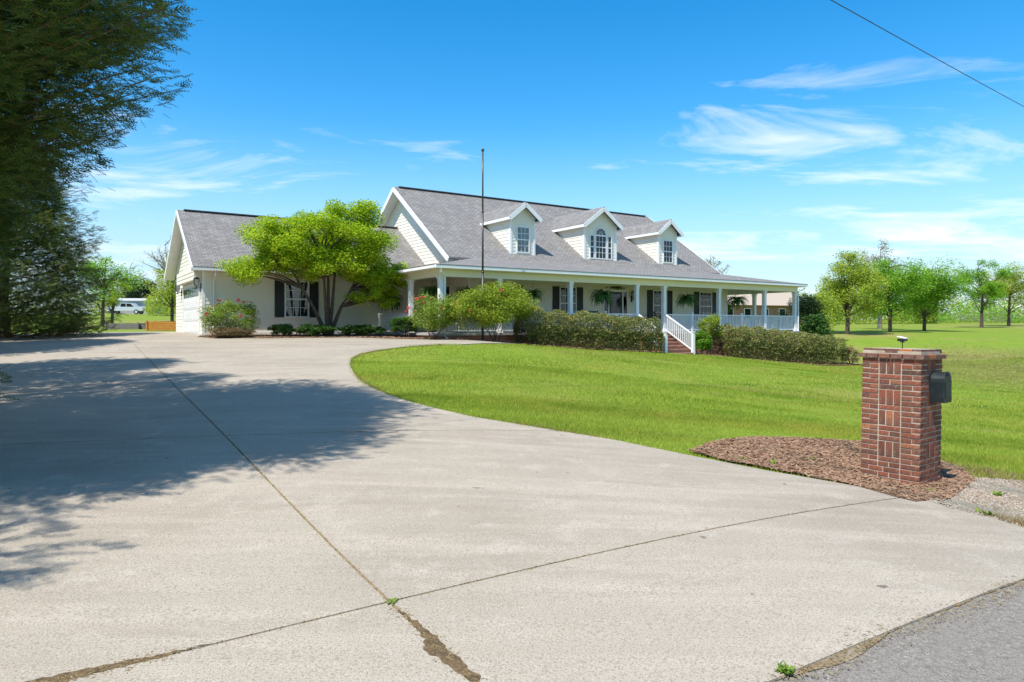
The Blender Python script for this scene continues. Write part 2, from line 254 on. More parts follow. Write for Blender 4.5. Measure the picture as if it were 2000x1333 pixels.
# ------------------------------------------------------------------ ground, driveway, road, beds
def sheet(name, poly, m, lift, step=.6, lines=(), gap=.012, thick=0, parent=None, split=False, jit=0):
    poly = [Vector(p[:2]) for p in poly]; dense = []
    for i, p in enumerate(poly):
        q = poly[(i+1) % len(poly)]; k = max(1, int((q-p).length/step)); dense += [p.lerp(q, j/k) for j in range(k)]
    xs = [p.x for p in dense]; ys = [p.y for p in dense]; pts = list(dense); n0 = len(dense); edges = [(i, (i+1) % n0) for i in range(n0)]
    gx, gy = np.meshgrid(np.arange(min(xs), max(xs), step), np.arange(min(ys), max(ys), step)); gp = np.c_[gx.ravel(), gy.ravel()]; gp = gp[pip(gp, dense)]
    pts += [Vector(p) for p in gp]
    for a, b in lines:
        a, b = Vector(a), Vector(b); d = (b-a).normalized(); nn = Vector((-d.y, d.x))*gap; k = int((b-a).length/step)
        for sg in (-1, 1):
            i0 = len(pts); pts += [a.lerp(b, j/k)+nn*sg for j in range(k+1)]; edges += [(i0+j, i0+j+1) for j in range(k)]
    V, _, T, *_r = delaunay_2d_cdt(pts, edges, [], 0, 1e-5)
    V = np.array([(v.x, v.y) for v in V]); T = np.array([t for t in T if len(t) == 3]); C = V[T].mean(1); T = T[pip(C, dense)]; C = V[T].mean(1)
    key = np.zeros(len(T), int); keep = np.ones(len(T), bool)
    for i, (a, b) in enumerate(lines):
        d = np.array(b)-np.array(a); d = d/np.linalg.norm(d); sd = (C-np.array(a))@np.array([-d[1], d[0]]); al = (C-np.array(a))@d; inside = (al > -.01) & (al < np.linalg.norm(np.array(b)-np.array(a))+.01)
        keep &= ~((np.abs(sd) < gap) & inside); key += (sd > 0)*(1 << i)
    T, key = T[keep], key[keep]; Z = G(V[:, 0], V[:, 1])+lift
    V3 = np.c_[V, Z]
    def emit(nm, t, par):
        u, inv = np.unique(t, return_inverse=True); me = mesh_np(nm, V3[u], inv.reshape(-1, 3), m, not thick)
        bm = bmesh.new(); bm.from_mesh(me); bmesh.ops.recalc_face_normals(bm, faces=bm.faces)
        if sum(f.normal.z for f in bm.faces) < 0: bmesh.ops.reverse_faces(bm, faces=bm.faces)
        if thick:
            be = [e for e in bm.edges if e.is_boundary]; ex = bmesh.ops.extrude_edge_only(bm, edges=be)
            for v in ex['geom']:
                if isinstance(v, bmesh.types.BMVert): v.co.z -= thick
        bm.to_mesh(me); bm.free(); return link(nm, me, par)
    if not split: return emit(name, T, parent)
    base = parent
    for k in np.unique(key):
        if (key == k).sum() > 3: emit('slab', T[key == k], base)
ax = lambda a, b, s: np.arange(a, b, s)
gxs = np.r_[-900, -500, -300, -200, -140, ax(-100, -30, 5), ax(-30, 48, .75), ax(48, 110, 5), 140, 200, 300, 500, 900]; gys = np.r_[-400, -200, -100, -60, ax(-40, -4, 4), ax(-4, 56, .75), ax(56, 120, 4), 140, 170, 210, 260, 350, 500, 800, 1500]
GX, GY = np.meshgrid(gxs, gys); nx, ny = len(gxs), len(gys); ii = (np.arange(ny-1)[:, None]*nx+np.arange(nx-1)[None]).ravel()
GZ = G(GX.ravel(), GY.ravel())
struct(link('ground', mesh_np('ground', np.c_[GX.ravel(), GY.ravel(), GZ], np.c_[ii, ii+1, ii+nx+1, ii+nx], M['ground'], True)))
edge_r = [onground(u, v) for u, v in [(2000, 1035), (1880, 1003), (1760, 972), (1630, 948), (1500, 925), (1350, 895), (1200, 864), (1090, 846), (1000, 831), (925, 819), (860, 804), (805, 790), (760, 775), (725, 760), (703, 745), (690, 730), (683, 715), (687, 702), (705, 693), (740, 686), (800, 679), (860, 675), (900, 675)]]
RD = Vector((2.43, 1.52)).normalized(); RA = Vector((1.48, 3.77)); RN = Vector((RD.y, -RD.x))
roadpt = lambda k, o=0: tuple(RA+RD*k+RN*o)
bed_edge = [hw(2.2, -2.6), hw(1.0, -1.9), hw(-.4, -1.6), hw(-1.6, .2), hw(-3, 2.6), hw(-6.0, 3.4), hw(-8.0, 4.4), hw(-8.65, 5.6)]
drive = [roadpt(4.3)]+edge_r+bed_edge+[hw(-8.25, 6.9), hw(-8.25, 15.1), hw(-10, 16), (-24, 33.5), (-21.3, 27.5), (-15.2, 17), (-10, 10.5), (-7.2, 6), (-6.6, 2), roadpt(-9.5)]
L1a, L1b = Vector((-.83, 4.7)), Vector((-9.13, 17.9)); d1 = (L1b-L1a).normalized()
def cl(p, q, e0=30, e1=30): p, q = Vector(p), Vector(q); d = (q-p).normalized(); return (tuple(p-d*e0), tuple(q+d*e1))
joints = [cl(L1a, L1b, 8, 9), cl((-.83, 4.7), (4.36, 7.86), 12, 8), cl((-3.95, 9.95), (.47, 10.75), 12, 6), cl((-8.2, 16.4), (-4, 18.9), 12, 12), cl((-12.5, 22.6), (-6, 25.2), 14, 12)]
dv = empty('driveway', (0, 0, 0)); struct(dv)
sheet('joint_soil', drive, mat('joint_filler', (.27, .20, .10), .95, .1, noise=[(9, (.17, .12, .06), 4, .4, .65), (50, (.36, .29, .16), 3, .5, .7)]), .027, .6, parent=dv)
sheet('slab', drive, M['concrete'], .035, .6, joints, .011, .10, dv, True)
road = [roadpt(-60), roadpt(90), roadpt(90, 6.5), roadpt(-60, 6.5)]
struct(sheet('road', road, M['asphalt'], .020, 1.5))
def wob(poly, a, step=.15):
    out = []
    for i, p in enumerate(poly):
        p, q = Vector(p), Vector(poly[(i+1) % len(poly)]); k = max(1, int((q-p).length/step)); out += [tuple(p.lerp(q, j/k)+Vector(rng.normal(0, a, 2))) for j in range(k)]
    return out
gbed = [hw(-8.1, 6.9), hw(-8.55, 5.6), hw(-8.0, 4.4), hw(-6.0, 3.4), hw(-3, 2.6), hw(-1.6, .2), hw(-.4, -1.6), hw(1.0, -1.9), hw(2.2, -2.6), hw(11, -2.5), hw(11.0, -.1), hw(-.1, -.1), hw(-.1, 6.9)]
struct(sheet('mulch_bed', wob(gbed, .03, .3), M['mulch'], .048, .6))
rbed = [hw(13.4, -.1), hw(13.4, -2.3), hw(20, -3.1), hw(26.5, -3.2), hw(26.5, -.1)]
struct(sheet('mulch_bed', wob(rbed, .03, .3), M['mulch'], .03, .6))
PX, PY = 5.07, 8.62; PRZ = R(40); pw = .72                  # nearest corner of the brick pillar
pc = Vector((PX, PY))+Matrix.Rotation(PRZ, 2)@Vector((pw/2, pw/2))
mbed = [onground(u, v) for u, v in [(1345, 886), (1420, 905), (1560, 932), (1700, 962), (1780, 985), (1850, 985), (1905, 945), (1880, 920), (1830, 905), (1690, 868), (1600, 862), (1480, 858), (1400, 866)]]
struct(sheet('pillar_bed', wob(mbed, .04, .2), M['mulch'], .042, .3))
gpoly = [onground(u, v) for u, v in [(1780, 975), (1850, 998), (1950, 1024), (2010, 1040), (2150, 1060), (2150, 985), (2000, 945), (1905, 938), (1850, 955)]]
struct(sheet('gravel_patch', wob(gpoly, .05, .2), mat('gravel_soil', (.27, .20, .13), .95, .1, noise=[(30, (.22, .17, .11), 4, .45, .7)], bump=(60, .8, .02)), .036, .3))
def inpoly_pts(poly, n):
    q = np.array(poly); P = rng.uniform(q.min(0), q.max(0), (n*4, 2)); P = P[pip(P, q)][:n]; return P
def litter(name, P, TV, TF, size, m, zl=.05, flat=.25, smin=.5, smax=1.4):
    n = len(P); d = rdirs(n, -flat, flat); V, Fs = scatter(TV, TF, np.c_[P, G(P[:, 0], P[:, 1])+zl], rots(d, rng.uniform(-.5, .5, n)), size*rng.uniform(smin, smax, n)); o = link(name, mesh_np(name, V, Fs, m)); return o
CHIP = ([(-.5, -.12, 0), (.5, -.08, .02), (.45, .12, .05), (-.5, .1, .04), (0, 0, .12)], [(0, 1, 4), (1, 2, 4), (2, 3, 4), (3, 0, 4)])
PEB = ([(-.5, 0, 0), (0, -.4, 0), (.5, 0, 0), (0, .4, 0), (0, 0, .35)], [(0, 1, 4), (1, 2, 4), (2, 3, 4), (3, 0, 4)])
tag(litter('mulch_chips', inpoly_pts(mbed, 9000), *CHIP, .075, M['chip'], .05, .35), 'shredded brown bark mulch around the brick mailbox pillar', 'mulch', kind='stuff')
tag(litter('garden_mulch', np.r_[inpoly_pts(gbed, 5000), inpoly_pts(rbed, 2500)], *CHIP, .13, M['chip'], .05, .35), 'reddish bark mulch in the planting beds along the house', 'mulch', kind='stuff')
tag(litter('gravel', inpoly_pts(gpoly, 9000), *PEB, .035, M['pebble'], .036, .1), 'loose pale gravel and stones beside the mailbox pillar', 'gravel', kind='stuff')
# dry debris along the road edge, in the widened joint and at the lower left
P = []
for k in np.arange(-9, 5, .004): P.append(np.array(roadpt(k, rng.normal(.05, .05)+.03*math.sin(k*2.1)*math.sin(k*5.3))))
a0 = Vector((-.83, 4.7))
for k in range(450): q = a0-d1*rng.uniform(.1, 1.9); P.append(np.array(q)+rng.normal(0, .02+.02*abs(math.sin(q.y*5)), 2))
l2d = Vector((5.19, 3.16)).normalized()
for k in range(350): q = a0-l2d*(1.25+rng.gamma(2, .3)); P.append(np.array(q)+rng.normal(0, .035, 2))
for (p, q) in joints[:3]:
    p, q = Vector(p), Vector(q)
    for k in range(900): P.append(np.array(p.lerp(q, rng.uniform(.15, .85)))+rng.normal(0, .012, 2))
P = np.array(P); P = P[(P[:, 1] > 1)]
tag(litter('dry_debris', P, *CHIP, .020, M['straw'], .036, .3), 'dry straw, roots and soil along the driveway joints and road edge', 'debris', kind='stuff')
def patch(pts, z=.044): return pts
soil = [tuple(a0-d1*k+Vector((d1.y, -d1.x))*w) for k, w in [(.1, .012), (.4, .025), (.62, .05), (.75, .035), (.95, .05), (1.2, .04), (1.9, .045), (1.9, -.03), (1.5, -.07), (1.2, -.02), (.95, -.035), (.72, -.08), (.6, -.02), (.3, -.012)]]
struct(sheet('soil_streak', wob(soil, .010, .035), M['dirt'], .0375, .12))
soil2 = [tuple(a0-l2d*k+Vector((-l2d.y, l2d.x))*w) for k, w in [(1.1, .008), (1.35, .03), (1.6, .05), (2.0, .08), (2.6, .06), (2.6, -.01), (2.0, -.03), (1.6, -.012), (1.3, -.01)]]
struct(sheet('soil_streak', wob(soil2, .010, .04), M['dirt'], .0375, .12))

strip = [roadpt(k, -.01) for k in np.arange(-9, 5, .3)]+[roadpt(k, .004+.075*max(0, math.sin(k*1.3+1)*math.sin(k*3.1))) for k in np.arange(5, -9, -.1)]
struct(sheet('soil_streak', wob(strip, .004, .1), mat('edge_soil', (.25, .18, .10), .95, .1, noise=[(12, (.36, .30, .22), 4, .45, .65), (40, (.15, .10, .05), 3, .45, .7)], bump=(60, .8, .02)), .025, .25))
# grass: blades on the lawn, thinner with distance
lawn = [q for q in edge_r]+[hw(2.2, -2.6), hw(11, -2.6), hw(13.4, -2.4), hw(20, -3.2), hw(26.5, -3.3), (34, 44), (60, 64), (64, 40), (34, 18), (16, 9.5), (9.5, 8.2)]
def blades(n, ylo, yhi, h, w):
    P = rng.uniform((-6, ylo), (60, yhi), (n*9, 2)); P = P[pip(P, lawn)]; P = P[np.abs(P[:, 0]/P[:, 1]) < .9]
    P = P[~pip(P, gpoly)]; P = P[~pip(P, mbed)]; P = P[~pip(P, rbed)][:n]; return P, h, w
def bladesmesh(P, h, w):
    n = len(P); z = G(P[:, 0], P[:, 1]); a = rng.uniform(0, 6.283, n); hh = h*rng.uniform(.5, 1.3, n)*(.8+.4*np.sin(P[:, 0]*.9+1)*np.sin(P[:, 1]*.7)); le = rng.normal(0, .45, (n, 2))*hh[:, None]
    dx, dy = np.cos(a)*w/2, np.sin(a)*w/2; V = np.empty((n, 3, 3)); V[:, 0] = np.c_[P[:, 0]-dx, P[:, 1]-dy, z-.01]; V[:, 1] = np.c_[P[:, 0]+dx, P[:, 1]+dy, z-.01]; V[:, 2] = np.c_[P+le, z+hh]
    return V.reshape(-1, 3)
VV = []
for a in [(140000, 8, 14, .055, .013), (130000, 13, 20, .055, .018), (85000, 19, 30, .055, .026), (80000, 29, 46, .06, .045), (40000, 40, 64, .06, .06)]: VV.append(bladesmesh(*blades(*a)))
# tufts that lap over the concrete edge
E_ = np.concatenate([np.linspace(edge_r[i], edge_r[i+1], int(140*math.dist(edge_r[i], edge_r[i+1])))for i in range(5, len(edge_r)-1)]); E_ = E_+rng.normal(0, .035, E_.shape)
VV.append(bladesmesh(E_, .085, .013)); V = np.concatenate(VV)
E2 = np.concatenate([np.linspace(edge_r[i], edge_r[i+1], int(260*math.dist(edge_r[i], edge_r[i+1]))) for i in range(6, len(edge_r)-1)]); E2 = E2+rng.normal(0, .03, E2.shape)+rng.uniform(0, .05, (len(E2), 1))*[.5, .8]
E2 = E2[rng.uniform(0, 1, len(E2)) < .35+.65*(np.sin(E2[:, 0]*2.3+E2[:, 1]*1.1) > -.2)]
tag(link('edge_thatch', mesh_np('edge_thatch', bladesmesh(E2, .06, .016), np.arange(len(E2)*3).reshape(-1, 3), M['straw'])), 'thin fringe of dry brown grass where the lawn meets the driveway', 'grass', kind='stuff')
tag(link('lawn_grass', mesh_np('lawn_grass', V, np.arange(len(V)).reshape(-1, 3), M['grass'])), 'short mown green lawn in front of the house', 'grass', kind='stuff')
bank = np.array([26.5, 39.])+(rng.normal(0, 1, (34000, 2))*[6.0, 2.2])@np.array([[.57, .82], [-.82, .57]])
bank = bank[~pip(bank, [hw(12, 0), hw(12, -3), hw(27.5, -3.4), hw(27.5, 2)])]
tag(link('dry_bank_grass', mesh_np('dry_bank_grass', bladesmesh(bank, .06, .075), np.arange(len(bank)*3).reshape(-1, 3), leafmat('tan_grass', [(.42, .36, .13), (.50, .42, .17), (.34, .36, .08), (.46, .40, .15)], .4))), 'tan dry grass on the slope beyond the mailbox pillar', 'grass', kind='stuff')
def weeds(name, label, spots, size, n, group=None, m='weed'):
    for (x, y) in spots:
        e = tag(empty(name, (x, y, g(x, y)+.03)), label, 'weed', group); k = n; d = rdirs(k, .1, .9); T = np.array([(0, -.08, 0), (.5, -.2, .1), (1, 0, 0), (.5, .2, .1), (0, .08, 0)])
        V, Fs = scatter(T, [(0, 1, 2), (0, 2, 3), (0, 3, 4)], rng.normal(0, size*.3, (k, 3))*[1, 1, .0], rots(d, rng.uniform(-.4, .4, k)), size*rng.uniform(.5, 1.1, k)); link('leaf_tuft', mesh_np('leaf_tuft', V, Fs, M[m]), e)
weeds('weed', 'leafy green weed at the edge of the driveway and the road', [onground(1535, 1324)], .06, 60)
weeds('weed', 'tiny green weed sprouting where two driveway joints cross', [onground(767, 1187)], .05, 18)
weeds('weed', 'small weed sprouting in the mulch beside the driveway edge', [onground(u, v) for u, v in [(1508, 912), (1588, 905), (1450, 905)]], .09, 20, 'weeds in the mulch')
weeds('weed', 'small weed in the middle of the pale gravel', [onground(1950, 975)], .09, 20); weeds('weed', 'small weed between the gravel and the driveway edge', [onground(1925, 1013)], .09, 20); weeds('weed', 'small weed at the road-side foot of the brick pillar', [onground(1822, 968)], .08, 20)
P = np.r_[inpoly_pts([onground(u, v) for u, v in [(1905, 1008), (2010, 1030), (2160, 1050), (2160, 1075), (2000, 1038)]], 1500), inpoly_pts([onground(u, v) for u, v in [(1840, 905), (2010, 935), (2150, 965), (2150, 990), (2000, 955), (1900, 935)]], 1500)]
tag(link('rough_grass', mesh_np('rough_grass', bladesmesh(P, .09, .014), np.arange(len(P)*3).reshape(-1, 3), M['straw'])), 'rough dry grass around the gravel by the road', 'grass', kind='stuff')

# ------------------------------------------------------------------ the house
Z0 = -.6; UP = (0, 0, -Z0)
house = tag(empty('house', (HX, HY, Z0), HA), 'long cream lap-sided house with grey shingle roof, three dormers and wraparound porch', 'house')
FL, BM, EV = -.295, 2.105, 2.58                        # porch floor, underside of beam, eave (eye-relative)
SW, SE, TW, TB = 3.0, 21.6, 2.85, 18.1                # main body walls
def roofpart(name, poly, thick=.12, parent=house, m='shingle', loc=UP):
    a = [Vector(p) for p in poly]; nrm = (a[1]-a[0]).cross(a[2]-a[0]).normalized(); nrm = nrm if nrm.z > 0 else -nrm
    o = MB().prism(poly, (0, 0, -thick)).build(name, M[m], parent, loc); me = o.data; ud = Vector((0, 0, 1)).cross(nrm).normalized(); vd = nrm.cross(ud)
    uv = me.uv_layers.new(name='UV')
    for lp in me.loops: c = me.vertices[lp.vertex_index].co; uv.data[lp.index].uv = (c.dot(ud), c.dot(vd))
    return o
def boxuv(o, sc=1):
    me = o.data; uv = me.uv_layers.new(name='UV')
    for p in me.polygons:
        for li in p.loop_indices:
            c = me.vertices[me.loops[li].vertex_index].co; n = p.normal
            uv.data[li].uv = (c.x*sc, c.y*sc) if abs(n.z) > .7 else ((c.x if abs(n.y) > abs(n.x) else c.y)*sc, c.z*sc)
    return o
PIT = .682; RT, RZ = 10.48, 7.93; BT, BZ = 3.87, 3.42; KP = (BZ-EV)/(BT+.45)
rl, rr = 2.40, 22.2; EE = 24.85
roofpart('roof_plane', [(rl, BT-.02, BZ-.014), (rr, BT-.02, BZ-.014), (rr, RT, RZ), (rl, RT, RZ)])
roofpart('roof_plane', [(rr, 18.5, RZ-PIT*(18.5-RT)), (rl, 18.5, RZ-PIT*(18.5-RT)), (rl, RT, RZ-.002), (rr, RT, RZ-.002)])
roofpart('porch_roof', [(-.45, -.45, EV), (EE, -.45, EV), (EE-4.32, BT, BZ), (BT, BT, BZ)], .1)
zl = lambda s: EV+KP*(s+.45)
roofpart('porch_roof', [(-.45, 6.48, EV-.002), (-.45, -.45, EV-.002), (3.01, 3.01, zl(3.01)-.002), (3.01, 7.5, zl(3.01)-.002)], .1)
roofpart('porch_roof', [(3.01, 3.01, zl(3.01)-.002), (BT, BT, BZ-.002), (3.01, BT, BZ-.17)], .06)
roofpart('porch_roof', [(EE, -.45, EV-.002), (EE, 7.4, EV-.002), (SE-.01, 7.4, EV+KP*(EE-SE)), (SE-.01, 2.8, EV+KP*(EE-SE)), (EE-4.32, BT, BZ-.002)], .1)
GP = .657; GT, GZr = 11.25, 5.71; ge, gf, gs = 6.51, 15.9, -8.68
roofpart('garage_roof', [(gs, ge, 2.6), (SW, ge, 2.6), (SW, GT, GZr), (gs, GT, GZr)], .11)
roofpart('garage_roof', [(SW, gf, GZr-GP*(gf-GT)), (gs, gf, GZr-GP*(gf-GT)), (gs, GT, GZr-.002), (SW, GT, GZr-.002)], .11)
cap = MB().beam((rl+.3, RT, RZ+.02), (rr-.3, RT, RZ+.02), .3, .05); cap.build('ridge_vent', mat('ridge_vent', (.075, .07, .066), .8), house, UP)
MB().beam((gs+.3, GT, GZr+.02), (SW-.05, GT, GZr+.02), .28, .05).build('ridge_vent', bpy.data.materials['ridge_vent'], house, UP)
# fascia, gutters, rake boards
def rake(s, t0, z0, t1, z1, w=.045, h=.24, name='rake_board'):
    MB().beam((s, t0, z0-h/2-.02), (s, t1, z1-h/2-.02), w, h).build(name, M['trim'], house, UP)
rake(rl-.02, BT-.05, BZ-.03, RT, RZ); rake(rl-.023, 18.5, RZ-PIT*(18.5-RT), RT+.01, RZ); rake(rr+.02, BT, BZ, RT, RZ); rake(rr+.023, 18.5, RZ-PIT*8.02, RT+.01, RZ)
rake(gs-.02, ge, 2.6, GT, GZr, h=.2); rake(gs-.023, gf, GZr-GP*(gf-GT), GT+.01, GZr, h=.2)
def soffit(s0, s1, t0, z0, t1, z1, d=.15): MB().add([(s0, t0, z0-d), (s1, t0, z0-d), (s1, t1, z1-d), (s0, t1, z1-d)], [(0, 1, 2, 3)]).build('rake_soffit', M['trim'], house, UP)
soffit(rl, SW, BT, BZ, RT, RZ); soffit(rl, SW, 18.5, RZ-PIT*8.02, RT, RZ); soffit(gs, -8.2, ge, 2.6, GT, GZr, .14); soffit(gs, -8.2, gf, GZr-GP*(gf-GT), GT, GZr, .14)
soffit(SE, rr, BT, BZ, RT, RZ)
def gutter(a, b, name='gutter'):
    a, b = Vector(a), Vector(b); MB().beam(a-Vector((0, 0, .085)), b-Vector((0, 0, .085)), .11, .13).build(name, M['trim'], house, UP)
    MB().beam(a-Vector((0, 0, .009)), b-Vector((0, 0, .009)), .13, .022).build('gutter_top_strip', bpy.data.materials['ridge_vent'], house, UP)  # thin dark strip along the top edge of the gutter
gutter((-.5, -.505, EV-.005), (EE+.06, -.505, EV-.005)); gutter((-.505, -.449, EV-.005), (-.505, 6.45, EV-.005)); gutter((EE+.055, -.449, EV-.005), (EE+.055, 7.4, EV-.005)); gutter((gs, ge-.055, 2.595), (-.57, ge-.055, 2.595))
MB().box(gs, -.1, ge, 6.94, 2.43, 2.46).build('eave_soffit', M['trim'], house, UP)
# porch ceiling, beams, floor, foundation
MB().prism([(-.44, -.44, 2.40), (EE-.01, -.44, 2.40), (EE-.01, 7.3, 2.40), (SE+.02, 7.3, 2.40), (SE+.02, TW-.03, 2.40), (SW-.03, TW-.03, 2.40), (SW-.03, 6.93, 2.40), (-.44, 6.93, 2.40)], (0, 0, .05)).build('porch_ceiling', M['cream'], house, UP)
b = MB().box(-.13, 24.53, -.13, .13, BM, 2.398); b.build('porch_beam', M['cream'], house, UP)
MB().box(-.13, .13, .132, 6.93, BM+.002, 2.398).build('porch_beam', M['cream'], house, UP); MB().box(24.27, 24.53, .132, 7.2, BM+.002, 2.398).build('porch_beam', M['cream'], house, UP)
MB().prism([(-.25, -.25, FL-.1), (24.65, -.25, FL-.1), (24.65, 7.2, FL-.1), (SE-.1, 7.2, FL-.1), (SE-.1, TW+.1, FL-.1), (SW+.1, TW+.1, FL-.1), (SW+.1, 7.0, FL-.1), (-.25, 7.0, FL-.1)], (0, 0, .1)).build('porch_floor', M['floor'], house, UP)
fb = MB().box(-.18, 24.58, -.18, .02, -3.0, FL-.1).box(-.18, .02, .02, 6.95, -1.5, FL-.1).box(24.38, 24.58, .02, 7.1, -3.0, FL-.1)
boxuv(fb.build('foundation', M['foundation'], house, UP), 1)
# columns
cs = [(0, 0), (2.92, 0), (6.93, 0), (11.22, 0), (13.17, 0), (17.46, 0), (21.47, 0), (24.4, 0), (0, 2.98), (24.4, 2.95), (24.4, 6.9)]
def colmesh():
    m = MB().box(-.095, .095, -.095, .095, .0, 2.40).box(-.13, .13, -.13, .13, 0, .14).box(-.115, .115, -.115, .115, 2.20, 2.26).box(-.13, .13, -.13, .13, 2.30, 2.399); return m
c0 = colmesh().build('column', M['trim'], house, (0, 0, FL-Z0))
for i, (s, t) in enumerate(cs):
    o = c0 if i == 0 else c0.copy()
    if i: COL.objects.link(o)
    o.location = (s, t, FL-Z0)
# railings with single balusters
balm = MB().box(-.02, .02, -.02, .02, .10, .86).build('baluster', M['trim'], house); balme = balm.data; bpy.data.objects.remove(balm)
def railing(a, b, drop=0, rise=0):
    a, b = Vector(a), Vector(b); d = b-a; Ln = d.length; ang = math.atan2(d.y, d.x); sl = -drop/Ln
    m = MB().beam((0, 0, .90), (Ln, 0, .90-drop), .075, .06).beam((0, 0, .10), (Ln, 0, .10-drop), .05, .05)
    r = m.build('railing', M['trim'], house, (a.x, a.y, FL-Z0), ang); k = int(Ln/.125)
    for i in range(1, k):
        x = Ln*i/k; o = link('baluster', balme, r, (x, 0, sl*x-.005))
    return r
for a, b in [((.1, 0), (2.82, 0)), ((3.02, 0), (6.83, 0)), ((7.03, 0), (11.12, 0)), ((13.27, 0), (17.36, 0)), ((17.56, 0), (21.37, 0)), ((21.57, 0), (24.3, 0)), ((24.4, .1), (24.4, 2.85)), ((24.4, 3.05), (24.4, 6.8)), ((0, 3.08), (0, 6.9))]: railing(a, b)
for s in (5.0, 9.1, 15.3, 19.4): MB().box(s-.06, s+.06, -.06, .06, 0, .99).box(s-.08, s+.08, -.08, .08, .99, 1.03).build('rail_post', M['trim'], house, (0, 0, FL-Z0))
# entry steps
st = MB()
for k in range(6): st.box(11.3, 13.08, -.2-.31*(k+1), -.2-.31*k+.0, -3, FL-.175*(k+1)+.0)
st = boxuv(st.build('steps', M['foundation'], house, UP), 1)
for k in range(6): boxuv(MB().box(11.27, 13.11, -.235-.31*(k+1), -.2-.31*k-.02, FL-.175*(k+1)-.055+.02, FL-.175*(k+1)+.02).build('tread', M['foundation'], st), 1)
for s in (11.22, 13.17):
    railing((s, -.13), (s, -1.95), 1.0); MB().box(s-.07, s+.07, -2.09, -1.95, -1.75, -.30).box(s-.09, s+.09, -2.11, -1.93, -.30, -.26).build('newel_post', M['trim'], house, UP)
# walls with lap siding
def siding(name, P, z0, z1, ext, parent=house, ex=.18, m='siding', loc=UP):
    mb = MB(); z = z0
    while z < z1-.01:
        zt = min(z+ex, z1); a0_, b0 = ext(z+.001); a1, b1 = ext(zt-.001)
        if b0-a0_ > .02 or b1-a1 > .02:
            mb.add([P(a0_, z, .022), P(b0, z, .022), P(b1, zt, .006), P(a1, zt, .006), P(a0_, z, 0), P(b0, z, 0)], [(0, 1, 2, 3), (4, 5, 1, 0)])
        z = zt
    return mb.build(name, M[m], parent, loc, fix=False)
def PF(t): return lambda w, z, o: (w, t-o, z)              # faces -t
def PL(s): return lambda w, z, o: (s-o, -w, z)             # faces -s   (w = -t)
def PR(s): return lambda w, z, o: (s+o, w, z)              # faces +s
core = MB().prism([(SW, TW, -3), (SW, TB, -3), (SW, TB, RZ-PIT*(TB-RT)-.14), (SW, RT, RZ-.14), (SW, TW, RZ-PIT*(RT-TW)-.14)], (SE-SW, 0, 0)); core.build('wall_core', M['siding'], house, UP)
gc = MB().prism([(-8.2, 6.95, -1.2), (-8.2, 15.2, -1.2), (-8.2, 15.2, GZr-GP*(15.2-GT)-.13), (-8.2, GT, GZr-.13), (-8.2, 6.95, GZr-GP*(GT-6.95)-.13)], (8.2+SW-.01, 0, 0)); gc.build('garage_core', M['siding'], house, UP)
siding('front_wall', PF(TW), FL, 2.4, lambda z: (SW, SE))
siding('garage_front_wall', PF(6.95), -.28, 2.43, lambda z: (-8.2, SW))
siding('right_wall', PR(SE), -2, 7.7, lambda z: (TW if z < 2.68 else RT-(RZ-.16-z)/PIT, TB if z < 2.68 else RT+(RZ-.16-z)/PIT))
lw = lambda z: (-(TB if z < 2.7 else RT+(RZ-.16-z)/PIT), -(TW if z < 2.7 else RT-(RZ-.16-z)/PIT))
siding('gable_wall', PL(SW), FL, 7.72, lw)
gl = lambda z: (-min(15.2, GT+(GZr-.15-z)/GP), -max(6.95, GT-(GZr-.15-z)/GP))
siding('garage_gable_wall', PL(-8.2), -.55, 5.5, gl)
MB().box(-8.24, -.3, 6.905, 6.949, -.75, -.285).build('water_table', M['trim'], house, UP)
for (s, t) in [(-8.2, 6.95)]: MB().box(s-.03, s+.1, t-.03, t+.1, -.6, 2.44).build('corner_board', M['trim'], house, UP)
MB().box(SW-.03, SW+.1, TW-.03, TW+.1, FL, 2.399).build('corner_board', M['trim'], house, UP); MB().box(SE-.1, SE+.03, TW-.03, TW+.1, FL, 2.399).build('corner_board', M['trim'], house, UP)
# windows and shutters
def window(c, w, h, P, rows=4, cols=3, parent=house, loc=UP, sash=True, name='window'):
    """c=(w,z) centre on wall P; white frame, two sashes, glass pane, muntins"""
    cx, cz = c; x0, x1, z0, z1 = cx-w/2, cx+w/2, cz-h/2, cz+h/2; f = .07
    def bx(mb, a, b, lo, hi, o0, o1): mb.add([P(a, lo, o0), P(b, lo, o0), P(b, hi, o0), P(a, hi, o0), P(a, lo, o1), P(b, lo, o1), P(b, hi, o1), P(a, hi, o1)], [(3, 2, 1, 0), (4, 5, 6, 7), (0, 1, 5, 4), (1, 2, 6, 5), (2, 3, 7, 6), (3, 0, 4, 7)]); return mb
    fr = MB(); bx(fr, x0-f, x1+f, z1, z1+f, .0, .06); bx(fr, x0-f-.02, x1+f+.02, z0-f, z0, .0, .075); bx(fr, x0-f, x0, z0, z1, 0, .06); bx(fr, x1, x1+f, z0, z1, 0, .06)
    o = fr.build(name, M['trim'], parent, loc); pa = bx(MB(), x0, x1, z0, z1, .024, .028).build('pane', M['glass'], o); bx(MB(), x0, x1, z0, z1, 0, .0225).build('blind', M['blind'], o)
    mu = MB()
    if sash: bx(mu, x0, x1, cz-.03, cz+.03, .028, .05)
    for i in range(1, cols): x = x0+w*i/cols; bx(mu, x-.011, x+.011, z0, z1, .028, .040)
    for j in range(1, rows):
        z = z0+h*j/rows
        if not (sash and abs(z-cz) < .02): bx(mu, x0, x1, z-.011, z+.011, .028, .041)
    mu.build('muntins', M['trim'], o); return o, bx
